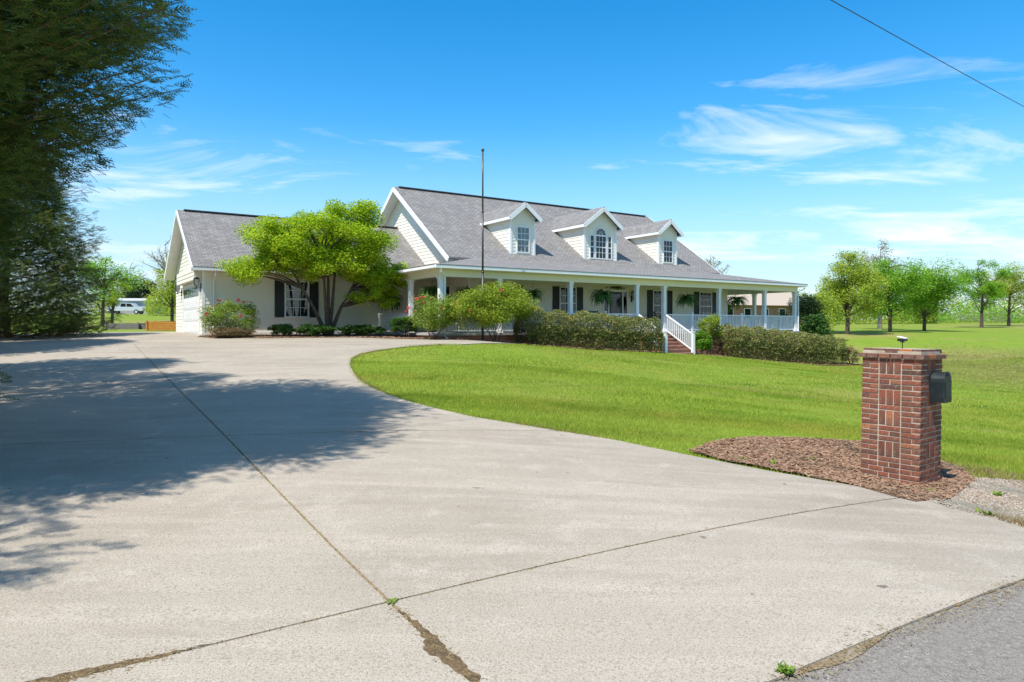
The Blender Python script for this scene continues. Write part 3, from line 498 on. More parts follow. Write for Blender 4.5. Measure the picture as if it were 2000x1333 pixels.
def shutter(x0, x1, z0, z1, P):
    mb = MB(); bx = window.__globals__['_bx']; bx(mb, x0, x1, z0, z1, .02, .05)
    k = int((z1-z0)/.06)
    for j in range(1, k): z = z0+(z1-z0)*j/k; bx(mb, x0+.05, x1-.05, z-.018, z+.010, .05, .062)
    bx(mb, x0, x0+.05, z0, z1, .05, .066); bx(mb, x1-.05, x1, z0, z1, .05, .066); mb.build('shutter', M['black'], house, UP)
def _bx(mb, a, b, lo, hi, o0, o1, P=PF(TW)): mb.add([P(a, lo, o0), P(b, lo, o0), P(b, hi, o0), P(a, hi, o0), P(a, lo, o1), P(b, lo, o1), P(b, hi, o1), P(a, hi, o1)], [(3, 2, 1, 0), (4, 5, 6, 7), (0, 1, 5, 4), (1, 2, 6, 5), (2, 3, 7, 6), (3, 0, 4, 7)]); return mb
FW = PF(TW)
for c in (5.08, 8.98, 15.72, 19.6):
    window((c, 1.21), 1.0, 1.62, FW, 4, 3)
    shutter(c-.5-.08-.42, c-.5-.08, .36, 2.08, FW); shutter(c+.58, c+1.0, .36, 2.08, FW)
GWl = PF(6.95); _b0 = _bx.__defaults__
window((-4.07, 1.28), 1.02, 1.62, GWl, 4, 3)
_bx.__defaults__ = (GWl,); shutter(-5.1, -4.67, .42, 2.14, GWl); shutter(-3.47, -3.04, .42, 2.14, GWl); _bx.__defaults__ = _b0
window((-5.2, 1.25), .9, 1.5, PL(SW), 4, 2); window((-8.9+1.3, 1.25), .8, 1.5, PL(SW), 4, 2)
# front door with sidelights
df = MB(); _bx(df, 11.38, 13.22, 1.9, 2.02, 0, .07); _bx(df, 11.38, 11.46, FL, 1.9, 0, .07); _bx(df, 13.14, 13.22, FL, 1.9, 0, .07); _bx(df, 11.74, 11.82, FL, 1.9, 0, .07); _bx(df, 12.78, 12.86, FL, 1.9, 0, .07)
df = df.build('door_frame', M['trim'], house, UP)
dd = _bx(MB(), 11.82, 12.78, FL+.02, 1.9, 0, .035).build('front_door', M['door'], house, UP); _bx(MB(), 11.95, 12.65, FL+.35, 1.78, .040, .045).build('door_glass', M['glass'], dd); _bx(MB(), 12.69, 12.74, .62, .74, .035, .09).build('handle', M['metalblack'], dd)
for a in (11.46, 12.86): _bx(MB(), a, a+.28, FL+.05, 1.9, .026, .03).build('sidelight', M['glass'], df); _bx(MB(), a, a+.28, FL+.05, 1.9, 0, .0245).build('sidelight_backing', M['room'], df)
# garage door: frame, panels, windows; header box; lamps
LG = PL(-8.2); _bx.__defaults__ = (LG,); w0, w1 = -12.3, -7.65; zt, zb_ = 1.88, -.38
gd = _bx(MB(), w0, w1, zb_-.1, zt, .0, .03).build('garage_door', M['trim'], house, UP)
pwid = (w1-w0)/8; ph = (zt-zb_)/4
for j in range(4):
    for i in range(8):
        a, b, lo, hi = w0+pwid*i+.06, w0+pwid*(i+1)-.06, zb_+ph*j+.07, zb_+ph*(j+1)-.07
        if j < 3: mb = MB(); _bx(mb, a, b, lo, hi, .03, .045); _bx(mb, a+.06, b-.06, lo+.06, hi-.06, .045, .055); mb.build('panel', M['trim'], gd)
        else: _bx(MB(), a, b, lo, hi, .038, .04).build('door_window', M['glass'], gd); _bx(MB(), a, b, lo, hi, .03, .036).build('window_backing', M['room'], gd)
mb = MB(); _bx(mb, w0-.12, w0, zb_-.15, zt, 0, .06); _bx(mb, w1, w1+.12, zb_-.15, zt, 0, .06); _bx(mb, w0-.12, w1+.12, zt, zt+.14, 0, .061); mb.build('garage_door_frame', M['trim'], house, UP)
mb = MB(); _bx(mb, w0-.3, w1+.5, 2.06, 2.62, .0, .30); hb = mb.build('header_box', M['siding'], house, UP); siding('header_siding', lambda w, z, o: (-8.5-o, -w, z), 2.07, 2.61, lambda z: (w0-.3, w1+.5), hb, .18, loc=None)
_bx.__defaults__ = _b0
def lantern(p, face):                                        # wall lantern: bracket, cage, glass
    e = MB().tube([(0, 0, -.28), (0, 0, .02)], .018, 6).box(-.06, .06, -.06, .06, -.30, -.27).prism([(-.11, -.11, .13), (.11, -.11, .13), (.11, .11, .13), (-.11, .11, .13)], (0, 0, .03)).add([(-.12, -.12, .16), (.12, -.12, .16), (.12, .12, .16), (-.12, .12, .16), (0, 0, .27)], [(0, 1, 4), (1, 2, 4), (2, 3, 4), (3, 0, 4)])
    for a, b in ((-1, -1), (1, -1), (1, 1), (-1, 1)): e.beam((a*.07, b*.07, -.16), (a*.10, b*.10, .13), .018, .018, (1, 0, 0))
    e.box(-.08, .08, -.08, .08, -.18, -.155); e.beam((0, 0, -.22), (face[0]*.2, face[1]*.2, -.22), .03, .03); e.box(face[0]*.2-.04, face[0]*.2+.04, face[1]*.2-.05, face[1]*.2+.05, -.4, -.05)
    o = e.build('wall_lantern', M['metalblack'], house, (p[0], p[1], p[2]-Z0)); MB().add([(-.06, -.06, -.155), (.06, -.06, -.155), (.06, .06, -.155), (-.06, .06, -.155), (-.09, -.09, .13), (.09, -.09, .13), (.09, .09, .13), (-.09, .09, .13)], [(3, 2, 1, 0), (4, 5, 6, 7), (0, 1, 5, 4), (1, 2, 6, 5), (2, 3, 7, 6), (3, 0, 4, 7)]).build('lamp_glass', M['lampglass'], o); return o
lantern((-8.42, 7.2, 1.95), (1, 0)); lantern((-8.42, 13.0, 1.95), (1, 0)); lantern((11.1, TW-.22, 1.75), (0, 1)); lantern((13.5, TW-.22, 1.75), (0, 1))
# downspouts
MB().tube([(-.25, -.5, 2.44), (-.25, -.5, 2.28), (.12, -.16, 2.05), (.12, -.16, -.42), (.12, -.42, -.52)], .045, 8).build('downspout', M['trim'], house, UP)
MB().tube([(-7.75, 6.46, 2.45), (-7.75, 6.46, 2.3), (-7.75, 6.86, 2.05), (-7.75, 6.86, -.3), (-7.75, 6.6, -.42)], .045, 8).build('downspout', M['trim'], house, UP)
MB().tube([(24.7, -.5, 2.44), (24.7, -.5, 2.3), (24.52, -.17, 2.1), (24.52, -.17, -1.9)], .04, 8).build('downspout', M['trim'], house, UP)
# dormers
def dormer(c, w, peak, arch):
    tf = 4.5; hw_ = w/2; zs = 5.62; kp = (peak-5.79)/(hw_+.25); zr = BZ+PIT*(tf-BT)-.2; top = 5.79+kp*.25-.1
    back = lambda z: BT+(z-BZ)/PIT+.3
    pk = top+kp*hw_
    body = MB().add([(c-hw_, tf, zr), (c+hw_, tf, zr), (c+hw_, tf, top), (c, tf, pk), (c-hw_, tf, top), (c-hw_, back(top), top), (c+hw_, back(top), top), (c, back(pk), pk)], [(0, 1, 2, 3, 4), (0, 4, 5), (1, 6, 2), (2, 6, 7, 3), (4, 3, 7, 5)]).build('dormer', M['siding'], house, UP)
    siding('dormer_siding', PF(tf), zr, pk-.05, lambda z: (c-(hw_ if z < top else (pk-z)/kp), c+(hw_ if z < top else (pk-z)/kp)), body, loc=None)
    sl_ = lambda z: (-(BT+(z-BZ)/PIT), -tf); siding('dormer_siding', PL(c-hw_), zr+.2, top, sl_, body, loc=None)
    siding('dormer_siding', PR(c+hw_), zr+.2, top, lambda z: (tf, BT+(z-BZ)/PIT), body, loc=None)
    for sg in (-1, 1):
        x = c+sg*hw_; MB().box(min(x+sg*.03, x-sg*.10), max(x+sg*.03, x-sg*.10), tf-.035, tf+.08, zr, top).build('corner_board', M['trim'], body)
        e = c+sg*(hw_+.25); roofpart('dormer_roof', [(e, tf-.32, 5.79), (c, tf-.32, peak), (c, back(peak)-.3, peak), (e, back(5.79)-.3, 5.79)], .05, body, loc=None)
        MB().beam((e, tf-.335, 5.79-.14), (c, tf-.335, peak-.14), .03, .22).build('rake_board', M['trim'], body); MB().beam((e, tf-.35, 5.79-.115), (e, back(5.7)-.25, 5.79-.115), .03, .15).build('fascia', M['trim'], body)
        MB().add([(e, tf-.33, 5.62), (c+sg*hw_, tf-.33, 5.62), (c+sg*hw_, back(5.62)-.3, 5.62), (e, back(5.62)-.3, 5.62)], [(0, 1, 2, 3)]).build('soffit', M['trim'], body)
    P = PF(tf)
    def bx(mb, a, b, lo, hi, o0, o1): return _bx(mb, a, b, lo, hi, o0, o1, P)
    def win(cx, cz, ww, hh, rows, cols):
        fr = MB(); f = .06
        for q in ((cx-ww/2-f, cx+ww/2+f, cz+hh/2, cz+hh/2+f), (cx-ww/2-f, cx+ww/2+f, cz-hh/2-f, cz-hh/2), (cx-ww/2-f, cx-ww/2, cz-hh/2, cz+hh/2), (cx+ww/2, cx+ww/2+f, cz-hh/2, cz+hh/2)): bx(fr, *q, .0, .065)
        for i in range(1, cols): x = cx-ww/2+ww*i/cols; bx(fr, x-.011, x+.011, cz-hh/2, cz+hh/2, .035, .045)
        for j in range(1, rows): z = cz-hh/2+hh*j/rows; bx(fr, cx-ww/2, cx+ww/2, z-(.028 if j*2 == rows else .011), z+(.028 if j*2 == rows else .011), .035, .047)
        fr.build('window_frame', M['trim'], body); bx(MB(), cx-ww/2, cx+ww/2, cz-hh/2, cz+hh/2, .030, .034).build('window_pane', M['glass'], body); bx(MB(), cx-ww/2, cx+ww/2, cz-hh/2, cz+hh/2, 0, .026).build('blind', M['blind'], body)
    if not arch: win(c, 4.62, .72, 1.3, 4, 3)
    else:
        win(c, 4.55, .74, 1.26, 4, 3); win(c-.66, 4.55, .24, 1.26, 4, 1); win(c+.66, 4.55, .24, 1.26, 4, 1)
        pts = [(c+.37*math.cos(a), tf-.034, 5.26+.37*math.sin(a)) for a in np.linspace(0, math.pi, 14)]; MB().prism(pts, (0, .004, 0)).build('window_pane', M['glass'], body); MB().prism([(p[0], tf-.028, p[2]) for p in pts], (0, .026, 0)).build('blind', M['blind'], body)
        fr = MB(); ring = [(c+.40*math.cos(a), tf-.045, 5.26+.40*math.sin(a)) for a in np.linspace(0, math.pi, 16)]; fr.tube(ring, .045, 6); bx(fr, c-.44, c+.44, 5.22, 5.27, .0, .06)
        for a in np.linspace(0, math.pi, 7)[1:-1]: fr.beam((c+.12*math.cos(a), tf-.04, 5.26+.12*math.sin(a)), (c+.37*math.cos(a), tf-.04, 5.26+.37*math.sin(a)), .014, .018, (0, 1, 0))
        fr.tube([(c+.12*math.cos(a), tf-.04, 5.26+.12*math.sin(a)) for a in np.linspace(0, math.pi, 8)], .012, 5); fr.build('window_frame', M['trim'], body)
dormer(7.23, 1.55, 6.6, False); dormer(12.65, 2.4, 6.86, True); dormer(18.07, 1.55, 6.6, False)
# decorations
def hworld(s, t, z): x, y = hw(s, t); return (x, y, z)
star = MB(); pts = [((.54 if k % 2 == 0 else .21)*math.sin(k*math.pi/5), (.54 if k % 2 == 0 else .21)*math.cos(k*math.pi/5)) for k in range(10)]
star.add([(0, y, z) for y, z in pts]+[(-.10, 0, 0), (.03, 0, 0)], [(k, (k+1) % 10, 10) for k in range(10)]+[((k+1) % 10, k, 11) for k in range(10)])
tag(star.build('wall_star', M['metalblack'], None, hworld(-8.26, 9.45, 2.98), HA), 'black five-pointed metal star on the garage gable', 'star')

# ------------------------------------------------------------------ brick mailbox pillar
pz = g(pc.x, pc.y)-.12
pil = tag(empty('brick_pillar', (pc.x, pc.y, pz), PRZ), 'red brick mailbox pillar with vertical brick panels and corbelled cap', 'pillar')
pil.rotation_euler = (R(.5), R(.9), PRZ)
CH = .0665; NC = 26; D = .10; hwid = pw/2
MB().box(-hwid+.008, hwid-.008, -hwid+.008, hwid-.008, 0, NC*CH+.1).build('mortar', M['mortar'], pil)
bcache = {}
def brick(face, a, b, z0, z1, out=0., depth=D, m='brick'):
    L_, H_ = b-a-.013, z1-z0-.013; key = (round(L_, 3), round(H_, 3), depth, m)
    if key not in bcache:
        x, z, q = L_/2, H_/2, .004; mb = MB().add([(-x+q, -.0, -z+q), (x-q, 0, -z+q), (x-q, 0, z-q), (-x+q, 0, z-q), (-x, q, -z), (x, q, -z), (x, q, z), (-x, q, z), (-x, depth, -z), (x, depth, -z), (x, depth, z), (-x, depth, z)], [(0, 1, 2, 3), (0, 4, 5, 1), (1, 5, 6, 2), (2, 6, 7, 3), (3, 7, 4, 0), (4, 8, 9, 5), (5, 9, 10, 6), (6, 10, 11, 7), (7, 11, 8, 4), (8, 11, 10, 9)])
        o = mb.build('brick', M[m]); bcache[key] = o.data; bpy.data.objects.remove(o)
    c = (a+b)/2; ang = face*math.pi/2; x, y = c-0, -hwid-out+rng.normal(0, .0015); ca, sa = math.cos(ang), math.sin(ang)
    o = link('brick', bcache[key], pil, (x*ca-y*sa, x*sa+y*ca, (z0+z1)/2)); o.rotation_euler = (rng.normal(0, .004), rng.normal(0, .004), ang+rng.normal(0, .004))
# course plan from the top: S three-course soldier panel, H stretcher, R two half bricks
plan = ['S', 'H', 'R', 'H', 'S', 'H', 'S', 'H', 'R', 'H', 'S', 'H']+['R', 'B', 'R', 'B', 'R', 'B']
for face in range(4):
    ci = NC
    zl_, zr_ = -hwid+.215, hwid-.235
    for k in plan:
        n = 3 if k == 'S' else 1; top_, bot = ci*CH, (ci-n)*CH
        if k == 'S':
            w3 = (zr_-zl_)/3
            for j in range(3): brick(face, zl_+w3*j, zl_+w3*(j+1), bot, top_)
        elif k == 'H': brick(face, zl_, zr_, bot, top_)
        elif k == 'R': mdl = zl_+(zr_-zl_)*.5; brick(face, zl_, mdl, bot, top_); brick(face, mdl, zr_, bot, top_)
        for j in range(n):
            c_ = ci-1-j; e = (c_+face) % 2 == 0; x0 = -hwid if e else -hwid+D; x1 = hwid if e else hwid-D
            if k == 'B': brick(face, x0, -.08, c_*CH, (c_+1)*CH); brick(face, -.08, .12, c_*CH, (c_+1)*CH); brick(face, .12, x1, c_*CH, (c_+1)*CH)
            else: brick(face, x0, zl_, c_*CH, (c_+1)*CH); brick(face, zr_, x1, c_*CH, (c_+1)*CH)
        ci -= n
    W2 = pw+.07; z_ = NC*CH
    for j in range(4): brick(face, -W2/2+(D if face % 2 else 0)+(W2-(2*D if face % 2 else 0))*j/4, -W2/2+(D if face % 2 else 0)+(W2-(2*D if face % 2 else 0))*(j+1)/4, z_, z_+CH, .035, D, 'capbrick')
    for j in range(3): brick(face, -hwid+.01+(D if face % 2 else 0)+(pw-.02-(2*D if face % 2 else 0))*j/3, -hwid+.01+(D if face % 2 else 0)+(pw-.02-(2*D if face % 2 else 0))*(j+1)/3, z_+CH, z_+2*CH, -.01, D, 'capbrick')
ptop = NC*CH+2*CH
MB().box(-hwid+.04, hwid-.04, -hwid+.04, hwid-.04, NC*CH, ptop-.006).build('cap_top', M['mortar'], pil)
# mailbox in the road-side face
def arch(w, h, n=10): return [(-w/2, 0), (w/2, 0)]+[(w/2*math.cos(a), h-w/2+w/2*math.sin(a)) for a in np.linspace(0, math.pi, n)]
mbz = pz+NC*CH-.54; mrot = PRZ; lp = Matrix.Rotation(PRZ, 3, 'Z')@Vector((.05, -hwid, 0))
mbx = tag(empty('mailbox', (pc.x+lp.x+.02, pc.y+lp.y, mbz), PRZ), 'dark green grey arched metal mailbox set into the brick pillar', 'mailbox')
MB().prism([(x, -.145, z) for x, z in arch(.25, .38)], (0, .32, 0)).build('body', M['mailbox'], mbx)
mdoor = MB().prism([(x, -.165, z-.005) for x, z in arch(.264, .394)], (0, .022, 0)).build('door', M['mailbox'], mbx)
MB().box(-.02, .02, -.185, -.165, .33, .36).build('latch', M['mailbox'], mdoor); MB().box(-.09, .09, -.172, -.165, .05, .26).build('raised_panel', M['mailbox'], mdoor)
cw = Vector((pc.x, pc.y)); lampz = pz+ptop
sp = tag(empty('spot_light', (pc.x+.03, pc.y+.0, lampz-.01), PRZ), 'small white solar spotlight on a stake above the pillar cap', 'lamp')
MB().tube([(0, 0, 0), (0, 0, .09)], .006, 6).build('stake', M['metalblack'], sp); h_ = MB().box(-.05, .05, -.045, .045, .10, .135).box(-.02, .02, -.02, .02, .085, .10).build('lamp_head', M['metalblack'], sp); MB().add([(-.055, -.05, .135), (.055, -.05, .135), (.055, .05, .16), (-.055, .05, .16), (-.055, -.05, .142), (.055, -.05, .142), (.055, .05, .167), (-.055, .05, .167)], [(3, 2, 1, 0), (4, 5, 6, 7), (0, 1, 5, 4), (1, 2, 6, 5), (2, 3, 7, 6), (3, 0, 4, 7)]).build('solar_panel', M['trim'], h_)

# ------------------------------------------------------------------ flagpole, wires, porch things
fx, fy = hw(1.15, -1.55); fz = g(fx, fy)
fp = tag(empty('flagpole', (fx, fy, fz)), 'tall thin dark flagpole standing in front of the porch', 'flagpole')
MB().tube([(0, 0, -.2), (0, 0, 2.9)], .05, 10).tube([(0, 0, 2.88), (0, 0, 5.4)], .042, 10).tube([(0, 0, 5.38), (0, 0, 7.85)], .034, 10).tube([(0, 0, 2.84), (0, 0, 2.92)], .058, 10).tube([(0, 0, 5.34), (0, 0, 5.42)], .05, 10).build('shaft', M['pole'], fp, smooth=True)
MB().tube([(0, 0, 7.84), (0, 0, 7.88), (0, 0, 7.93), (0, 0, 7.98), (0, 0, 8.0)], [.02, .055, .07, .045, .01], 10).build('finial', M['pole'], fp, smooth=True)
def wire(name, label, p0, z, span, sag, off=0):
    d = Vector((.647, .4976)).normalized(); pts = []
    for k in np.linspace(-span[0], span[1], 40): u = (k+span[0])/(span[0]+span[1]); q = Vector(p0)+d*k; pts.append((q.x, q.y, z+sag*((2*u-1)**2)-sag*.06))
    tag(MB().tube(pts, .014 if z < 10 else .008, 6).build(name, M['metalblack']), label, 'wire')
wire('overhead_wire', 'black overhead power line crossing the sky above the lawn', (9.36, 20.3), 9.6, (62, 60), .8); wire('overhead_wire', 'thin second overhead wire above the black power line', (12.8, 19.0), 12.1, (62, 60), .7)
for k, lab in ((-62, 'wooden utility pole behind the driveway end of the wires'), (60, 'wooden utility pole beyond the lawn at the far end of the wires')):
    d = Vector((.647, .4976)).normalized(); q = Vector((9.36, 20.3))+d*k; zg = g(q.x, q.y); e = tag(empty('utility_pole', (q.x, q.y, zg)), lab, 'pole')
    MB().tube([(0, 0, -.5), (0, 0, 13.6-zg)], [.18, .12], 10).build('post', M['bark'], e); MB().beam((-.2, .1, 10.35-zg), (3.7, -1.5, 12.75-zg), .1, .1).build('bracket', M['grey_wood'], e)
def fern(s, t, label, sc=1.0, dz=0):
    x, y = hw(s, t); z = 1.38+dz; e = tag(empty('hanging_fern', (x, y, z)), label, 'fern', 'ferns hanging along the porch'); n = 120; V = []; Fs = []
    for i in range(n):
        a = rng.uniform(0, 6.283); L_ = sc*rng.uniform(.55, .92); el = rng.uniform(.1, 1.3); m_ = 9; b0 = np.array([0, 0, .02]); hd = np.array([math.cos(a), math.sin(a), 0]); pr = b0; el0 = el
        for k in range(m_):
            f = k/m_; el = el0-f*2.2*(.6+.5*L_); step = L_/m_*(hd*math.cos(el)+np.array([0, 0, math.sin(el)])); nx_ = pr+step; sd = np.array([-hd[1], hd[0], 0])*(.075*math.sin(math.pi*(.12+.88*f)**.8)+.006)*sc
            dr = np.array([0, 0, -.015])
            for sg in (-1, 1): b = len(V); V += [pr, nx_, pr+sd*sg+step*.7+dr]; Fs.append((b, b+1, b+2))
            pr = nx_
    link('fronds', mesh_np('fronds', V, Fs, M['fern']), e)
    MB().tube([(0, 0, -.14), (0, 0, -.10), (0, 0, .03)], [.09, .13, .16], 10).build('basket', M['basket'], e)
    w = MB()
    for k in range(3): a = k*2.094; w.tube([(.15*math.cos(a), .15*math.sin(a), .03), (0, 0, .5)], .004, 4)
    w.tube([(0, 0, .5), (0, 0, 2.399-z)], .004, 4).build('hanger', M['chain'], e)
ferns = [(.35, 6.1, 'dark fern basket at the garage end of the side porch', 1.1, -.12), (.35, 1.5, 'hanging fern beside the porch corner column', .95, .1), (1.5, .35, 'hanging fern behind the flagpole', 1.0, .05), (5.0, .35, 'hanging fern between the two front windows nearest the flagpole', .9, .05), (9.2, .35, 'hanging fern in front of the door lantern', 1.1, .1), (15.3, .35, 'hanging fern just right of the entry steps', 1.05, .05), (19.5, .35, 'hanging fern by the last front window', 1.0, .05), (24.0, 5.0, 'hanging fern on the open end porch', 1.0, 0)]
for a in ferns: fern(*a)
def rocker(s, t, rz, label):
    x, y = hw(s, t); e = tag(empty('rocking_chair', (x, y, FL), HA+rz), label, 'chair', 'black rocking chairs on the porch'); m = M['black']
    for sx_ in (-.27, .27):
        MB().tube([(sx_, -.42, .09), (sx_, -.2, .035), (sx_, .1, .025), (sx_, .4, .06), (sx_, .6, .13)], .02, 6).build('rocker', m, e)
        MB().tube([(sx_, -.22, .04), (sx_, -.22, .62)], .022, 7).build('leg', m, e); MB().tube([(sx_, .22, .04), (sx_, .24, .5), (sx_, .38, 1.14)], .022, 7).build('leg', m, e); MB().box(sx_-.045, sx_+.045, -.28, .30, .62, .645).build('armrest', m, e)
    MB().box(-.28, .28, -.25, .25, .40, .43).build('seat', m, e)
    for k in range(4): z = .56+k*.15; MB().box(-.27, .27, .26+(z-.5)*.22-.01, .26+(z-.5)*.22+.012, z, z+.085).build('slat', m, e)
rocker(10.3, 1.9, 0, 'black slatted rocking chair on the porch between the window and the front door'); rocker(14.3, 1.7, 0, 'black slatted rocking chair on the porch between the steps and the next window')
gx_, gy_ = hw(12.3, TW-.08); ga = tag(empty('door_garland', (gx_, gy_, 2.13), HA), 'small flower garland above the front door', 'garland')
leaves('greenery', np.c_[rng.normal(0, .32, 160), rng.uniform(-.05, .03, 160), rng.normal(0, .035, 160)], .09, M['low'], ga); leaves('blossoms', np.c_[rng.normal(0, .3, 40), rng.uniform(-.07, -.02, 40), rng.normal(0, .03, 40)], .07, M['red'], ga)

# ------------------------------------------------------------------ plants
def limb(a, b, r0, r1, mb, bend=.12, k=5, n=6):
    a, b = np.array(a, float), np.array(b, float); pts = []; off = rng.normal(0, bend*np.linalg.norm(b-a), 3)*[1, 1, .3]
    for i in range(k+1): f = i/k; pts.append(a+(b-a)*f+off*math.sin(math.pi*f)+np.array([0, 0, .12*np.linalg.norm(b-a)*math.sin(math.pi*f)])*.5)
    mb.tube(pts, [r0+(r1-r0)*i/k for i in range(k+1)], n); return pts
def broad(name, label, cat, x, y, h, clumps, m, nleaf, size, trunks, bark='bark', group=None, width=1., p=.5, twigs=4):
    """clumps: (cx,cy,cz,rx,ry,rz) local to the base; trunks: list of (point lists, radii)"""
    z = g(x, y); e = tag(empty(name, (x, y, z)), label, cat, group); w = MB(); tips = []
    for pts, r in trunks: w.tube(pts, r, 9); tips.append(pts)
    allp = np.concatenate([np.array(t)[1:] for t in tips]); P = []; vol = np.array([c[3]*c[4]*c[5] for c in clumps])**.67; vol = vol/vol.sum()
    for c, f in zip(clumps, vol):
        cc = np.array(c[:3]); low = allp[allp[:, 2] < cc[2]+.1]; low = low if len(low) else allp; i = np.argmin(((low-cc)**2).sum(1)); src = low[i]
        hl = limb(src, cc, .035*h/6+.012, .012, w, .1, 5, 5)
        for q in range(twigs): limb(hl[3+q % 3], cc+rdirs(1)[0]*np.array(c[3:6])*.85, .012*h/6+.004, .004, w, .1, 3, 4)
        P.append(blob(cc, c[3:6], int(nleaf*f), p))
    w.build('trunk', M[bark], e); leaves('crown', np.concatenate(P), size, M[m], e, width=width); return e
def crown_clumps(n, cx, cy, cz, rx, ry, rz, cr, flat=.7):
    out = []; d = rdirs(n, -.85, 1)
    for k in range(n): f = rng.uniform(.3, 1.0); r = cr*rng.uniform(.5, 1.35); out.append((cx+d[k, 0]*rx*f, cy+d[k, 1]*ry*f, cz+d[k, 2]*rz*f, r, r, r*flat))
    return out
def gtree(label, u, Y, htop, wid, m, n=9000, size=.2, base=None, cat='tree', name='tree', group=None, bark='bark', k=26, p=.5, lowfrac=.16, cr=.36, flat=.8):
    x = (u-1000)/F*Y; h = htop; c0_ = h*(lowfrac+(1-lowfrac)/2); rz = h*(1-lowfrac)/2
    cl_ = crown_clumps(k, 0, 0, c0_, wid/2, wid/2, rz, wid*cr*.55, flat); tr = [([(0, 0, -.2), (.03, 0, h*.2), (h*rng.normal(0, .025), .05, h*.5), (h*rng.normal(0, .035), .1, h*.85)], [h*.022+.03, h*.018+.02, h*.012+.01, .02])]
    return broad(name, label, cat, x, Y, h, cl_, m, n, size, tr, bark, group, p=p)
# the maple in front of the garage: several stems, flat pads of leaves
mx_, my_ = hw(-3.35, 4.5)
def loc2(ds, dt, z): return (ds*CS-dt*SN, ds*SN+dt*CS, z)
stems = []
for ds, dt, top in ((-1.35, .1, 3.0), (-.35, -.35, 3.6), (.45, .3, 3.9), (1.1, -.25, 2.9), (.15, .45, 4.3)):
    stems.append(([loc2(ds*.04, dt*.04, -.15), loc2(ds*.18, dt*.2, .45), loc2(ds*.5, dt*.5, 1.35), loc2(ds*.85, dt*.9, top*.72), loc2(ds*1.2, dt*1.2, top)], [.13, .10, .075, .055, .03]))
pads = []
for ds, z, r in [(-4.3, 3.0, .75), (-3.7, 2.75, .8), (-3.4, 4.45, .8), (-2.8, 4.7, .85), (-3.0, 3.75, .9), (-2.2, 3.9, 1.), (-2.3, 3.2, .75), (-1.5, 4.7, 1.), (-1.2, 3.2, .8), (-.9, 3.6, 1.1), (-.3, 5.2, .95), (.4, 5.65, .9), (.1, 4.5, 1.1), (.3, 3.3, 1.1), (.9, 5.0, 1.), (1.5, 5.65, .75), (1.6, 4.2, 1.1), (1.3, 2.9, 1.), (2.2, 5.2, .75), (2.4, 3.5, 1.), (2.7, 4.5, .75), (2.9, 2.7, .85), (3.3, 3.2, .7), (2.2, 2.1, .7), (.5, 3.0, .7), (-.6, 3.1, .7), (3.2, 2.2, .6), (1.5, 1.85, .6), (2.9, 1.7, .5), (3.6, 2.7, .5), (-3.0, 3.2, .6), (-1.8, 5.0, .6), (-.5, 3.3, .8), (2.0, 2.6, .9), (.6, 4.0, 1.1), (-1.9, 3.4, .9), (-2.6, 4.2, .8)]:
    for q in range(4): dt = rng.uniform(-2.0, 1.3)*(1-abs(ds)/6); pads.append(loc2(ds*.9+rng.normal(0, .25), dt, z+rng.normal(0, .16))+(r*rng.uniform(.5, .95), r*rng.uniform(.5, .95), r*rng.uniform(.34, .58)))
broad('maple_tree', 'spreading yellow-green maple with several stems in front of the garage window', 'tree', mx_, my_, 6, pads, 'maple', 100000, .097, stems, p=.5, twigs=2)
def shrub(name, label, s, t, w, d, h, m, n, size, cat='shrub', stems_=7, flowers=0, fl='red', wz=None, zc=.58, group=None, bumpy=.22, width=1.):
    x, y = hw(s, t); z = wz if wz is not None else g(x, y); e = tag(empty(name, (x, y, z), HA), label, cat, group); mb = MB()
    cl_ = [(0, 0, h*zc*.95, w*.30, d*.30, h*.30)]
    for k in range(22): q = rdirs(1, -.75, 1)[0]; b_ = bumpy*rng.uniform(.45, 1.1); o_ = rng.uniform(.85, 1.15); cl_.append((q[0]*w*.38*o_, q[1]*d*.38*o_, h*zc+q[2]*h*.34*o_, w*b_, d*b_, h*b_*.8))
    for k in range(stems_): c = cl_[1+k]; limb((rng.normal(0, .08), rng.normal(0, .08), -.05), c[:3], .02, .006, mb, .08, 4, 5)
    mb.build('stems', M['bark'], e); vol = np.array([c[3]*c[4]*c[5] for c in cl_])**.5; vol /= vol.sum()
    P = np.concatenate([blob(c[:3], c[3:], int(n*f), .5) for c, f in zip(cl_, vol)]); P = P[P[:, 2] > .04]; leaves('foliage', P, size, M[m], e, -.3, .8, width)
    if flowers:
        q = rdirs(flowers, -.1, 1); C = np.array([0, 0, h*zc])+q*np.array([w, d, h])*.46; 
        for c in C: leaves('flower', c+rng.normal(0, .03, (16, 3)), .08, M[fl], e, width=1.3)
    return e
shrub('rose_bush', 'rounded bush with red flowers at the garage corner', -7.45, 5.0, 2.3, 1.9, 1.6, 'rose', 7000, .075, flowers=9)
shrub('rose_bush', 'open leggy bush with red and pink flowers at the porch corner', -.75, -.75, 2.4, 1.8, 1.85, 'rose', 7500, .08, flowers=10)
shrub('azalea_bush', 'big yellow-green bush with a few orange flowers around the flagpole', 1.75, -1.6, 3.7, 2.3, 2.2, 'shrub', 34000, .07, flowers=3, bumpy=.3)
shrub('nandina_bush', 'tall yellow and orange tinged shrub at the end of the clipped hedge', 15.1, -1.4, 1.3, 1.1, 2.05, 'shrub', 5000, .075, zc=.66, stems_=12)
shrub('green_bush', 'low bright green bush beside the brick entry steps', 13.95, -1.75, 1.35, 1.1, 1.15, 'bright', 5000, .09)
shrub('dark_shrub', 'dark spiky shrub under the side porch railing', -.7, 2.2, 1.35, 1.1, .95, 'low', 3500, .12, width=.5)
